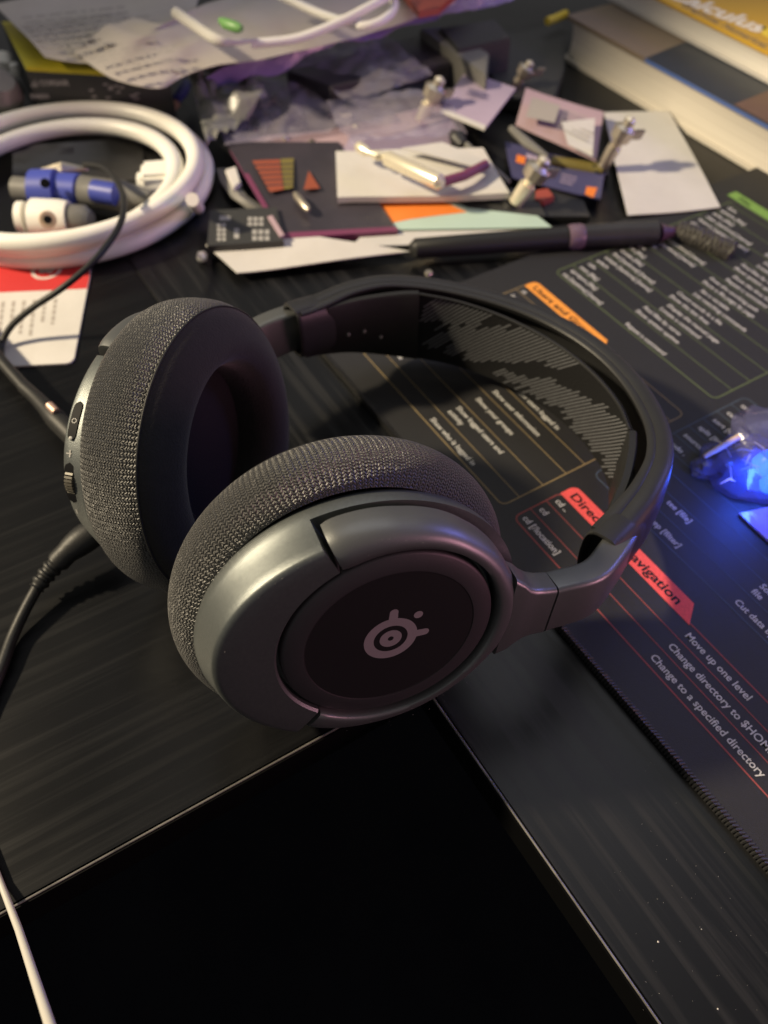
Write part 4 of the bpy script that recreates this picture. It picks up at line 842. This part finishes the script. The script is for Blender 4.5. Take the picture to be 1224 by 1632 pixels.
for nm, z0_, m_ in (('back_cover', .0017, M['paper']), ('front_cover', HB, M['calc'])):
    q_ = [A0 + V(0, 0, z0_), A1 + V(0, 0, z0_), A1 + nv_ * .203 + V(0, 0, z0_), A0 + nv_ * .203 + V(0, 0, z0_)]; build(nm, MB().poly(q_, .0016), m_, cb, smooth=False)
zc_ = zb + HB + .0001
def cover_text(s, x, y, xe, ye, m, size=None, bold=.0, name='title'):
    p, e_ = at(x, y, zc_), at(xe, ye, zc_); d_ = e_ - p; vs, fs = text_mesh(s, 1, bold); wdt = max(v[0] for v in vs); k = np.linalg.norm(d_) / wdt; d_ /= np.linalg.norm(d_); up = V(-d_[1], d_[0], 0)
    build(name, MB().add([p + d_ * a * k + up * b * k for a, b, _ in vs], fs), M[m], cb, smooth=False)
cover_text('Calculus', 1058, -8, 1208, 52, 'cream', bold=.035)
cover_text('Graphical, Numerical, Algebraic', 1083, 8, 1290, 112, 'brown', bold=.02, name='subtitle')
yq = [at(1216, 40, zc_), at(1300, 72, zc_), at(1300, 95, zc_), at(1214, 55, zc_)]; build('yellow_patch', MB().add(yq, [(0, 1, 2, 3)]), M['calcyellow'], cb, smooth=False)
# blue lit clear plastic thing on the mat
ct = thing('lit_trinket', 'crumpled clear plastic with a blue light at the right edge', 'trinket', at(1190, 750, .003))
rg = random.Random(17)
def shard(px, py, r, h, seed, m='clear'):
    c_ = at(px, py, .003); rr = random.Random(seed); rings = []
    for i in range(6):
        z = h * i / 5; k = (1 - (i / 5) ** 2.2) ** .6 if i < 5 else .08
        rings.append([c_ + V(math.cos(t) * r * k * rr.uniform(.72, 1.15), math.sin(t) * r * k * rr.uniform(.72, 1.15), z * rr.uniform(.9, 1.1) + .0002) for t in np.linspace(0, 2 * PI, 10, endpoint=False)])
    build('plastic_shell', MB().loft(rings), M[m], ct, angle=25)
for a_ in ((1186, 752, .017, .014, 1), (1150, 738, .010, .008, 2), (1225, 700, .016, .012, 3), (1120, 748, .006, .006, 4)): shard(*a_)
rb = MB(); rg = random.Random(41)
for k in range(9):
    x, y = rg.uniform(1150, 1226), rg.uniform(705, 775); p = at(x, y, rg.uniform(.006, .014)); a_ = rg.uniform(0, 2 * PI); q = V(math.cos(a_), math.sin(a_), rg.uniform(-.3, .5)) * rg.uniform(.004, .009)
    rb.tube([p - q * .7, p + V(0, 0, .0022), p + q * .7], [.0002, .00045, .0002], 6)
build('clear_rib', rb, mat('clear_rib', (.62, .58, .66), .15, spec=.9), ct)
build('light_core', MB().loft([[at(1216, 752, .003) + V(math.cos(t) * r, math.sin(t) * r, z) for t in np.linspace(0, 2 * PI, 12, endpoint=False)] for r, z in ((.004, .001), (.006, .004), (.004, .009), (.001, .011))]), M['bluelight'], ct)
build('light_core', MB().loft([[at(1222, 780, .003) + V(math.cos(t) * r, math.sin(t) * r, z) for t in np.linspace(0, 2 * PI, 12, endpoint=False)] for r, z in ((.003, .0005), (.004, .003), (.001, .006))]), M['bluelight'], ct)
led = D.lights.new('blue_led', 'POINT'); ledo = D.objects.new('blue_led', led); COL.objects.link(ledo); ledo.location = tuple(at(1216, 752, .019)); led.energy = .08; led.color = (.03, .10, 1.0); led.shadow_soft_size = .004
tag(build('pale_stick', MB().tube([at(1122, 728, .010), at(1150, 712, .0125), at(1178, 696, .015)], [.0009, .0014, .0013], 8), M['tan']), 'pale thin stick leaning on the blue lit plastic', 'stick')
tag(slab('clear_card', [(1178, 818), (1260, 800), (1260, 905), (1225, 862)], .0045, .001, M['filmpurple']), 'smoky clear card below the blue lit plastic', 'card')
# dust on the desk
dm = MB(); rg = random.Random(23)
for k in range(70):
    x, y = rg.uniform(960, 1224), rg.uniform(1180, 1632)
    if k < 3: x, y = [(1049, 1501), (1144, 1608), (1118, 1481)][k]
    p = at(x, y, 0); r = rg.uniform(.00004, .00010) if k > 2 else (.00035, .0003, .0002)[k]
    dm.add([p + V(r, 0, 0), p + V(0, r, 0), p + V(-r, 0, 0), p + V(0, -r, 0), p + V(0, 0, r)], [(0, 1, 4), (1, 2, 4), (2, 3, 4), (3, 0, 4)])
du = build('dust_specks', dm, M['paper'], smooth=False); du['kind'] = 'stuff'; tag(du, 'pale dust specks on the right desk wing', 'dust')
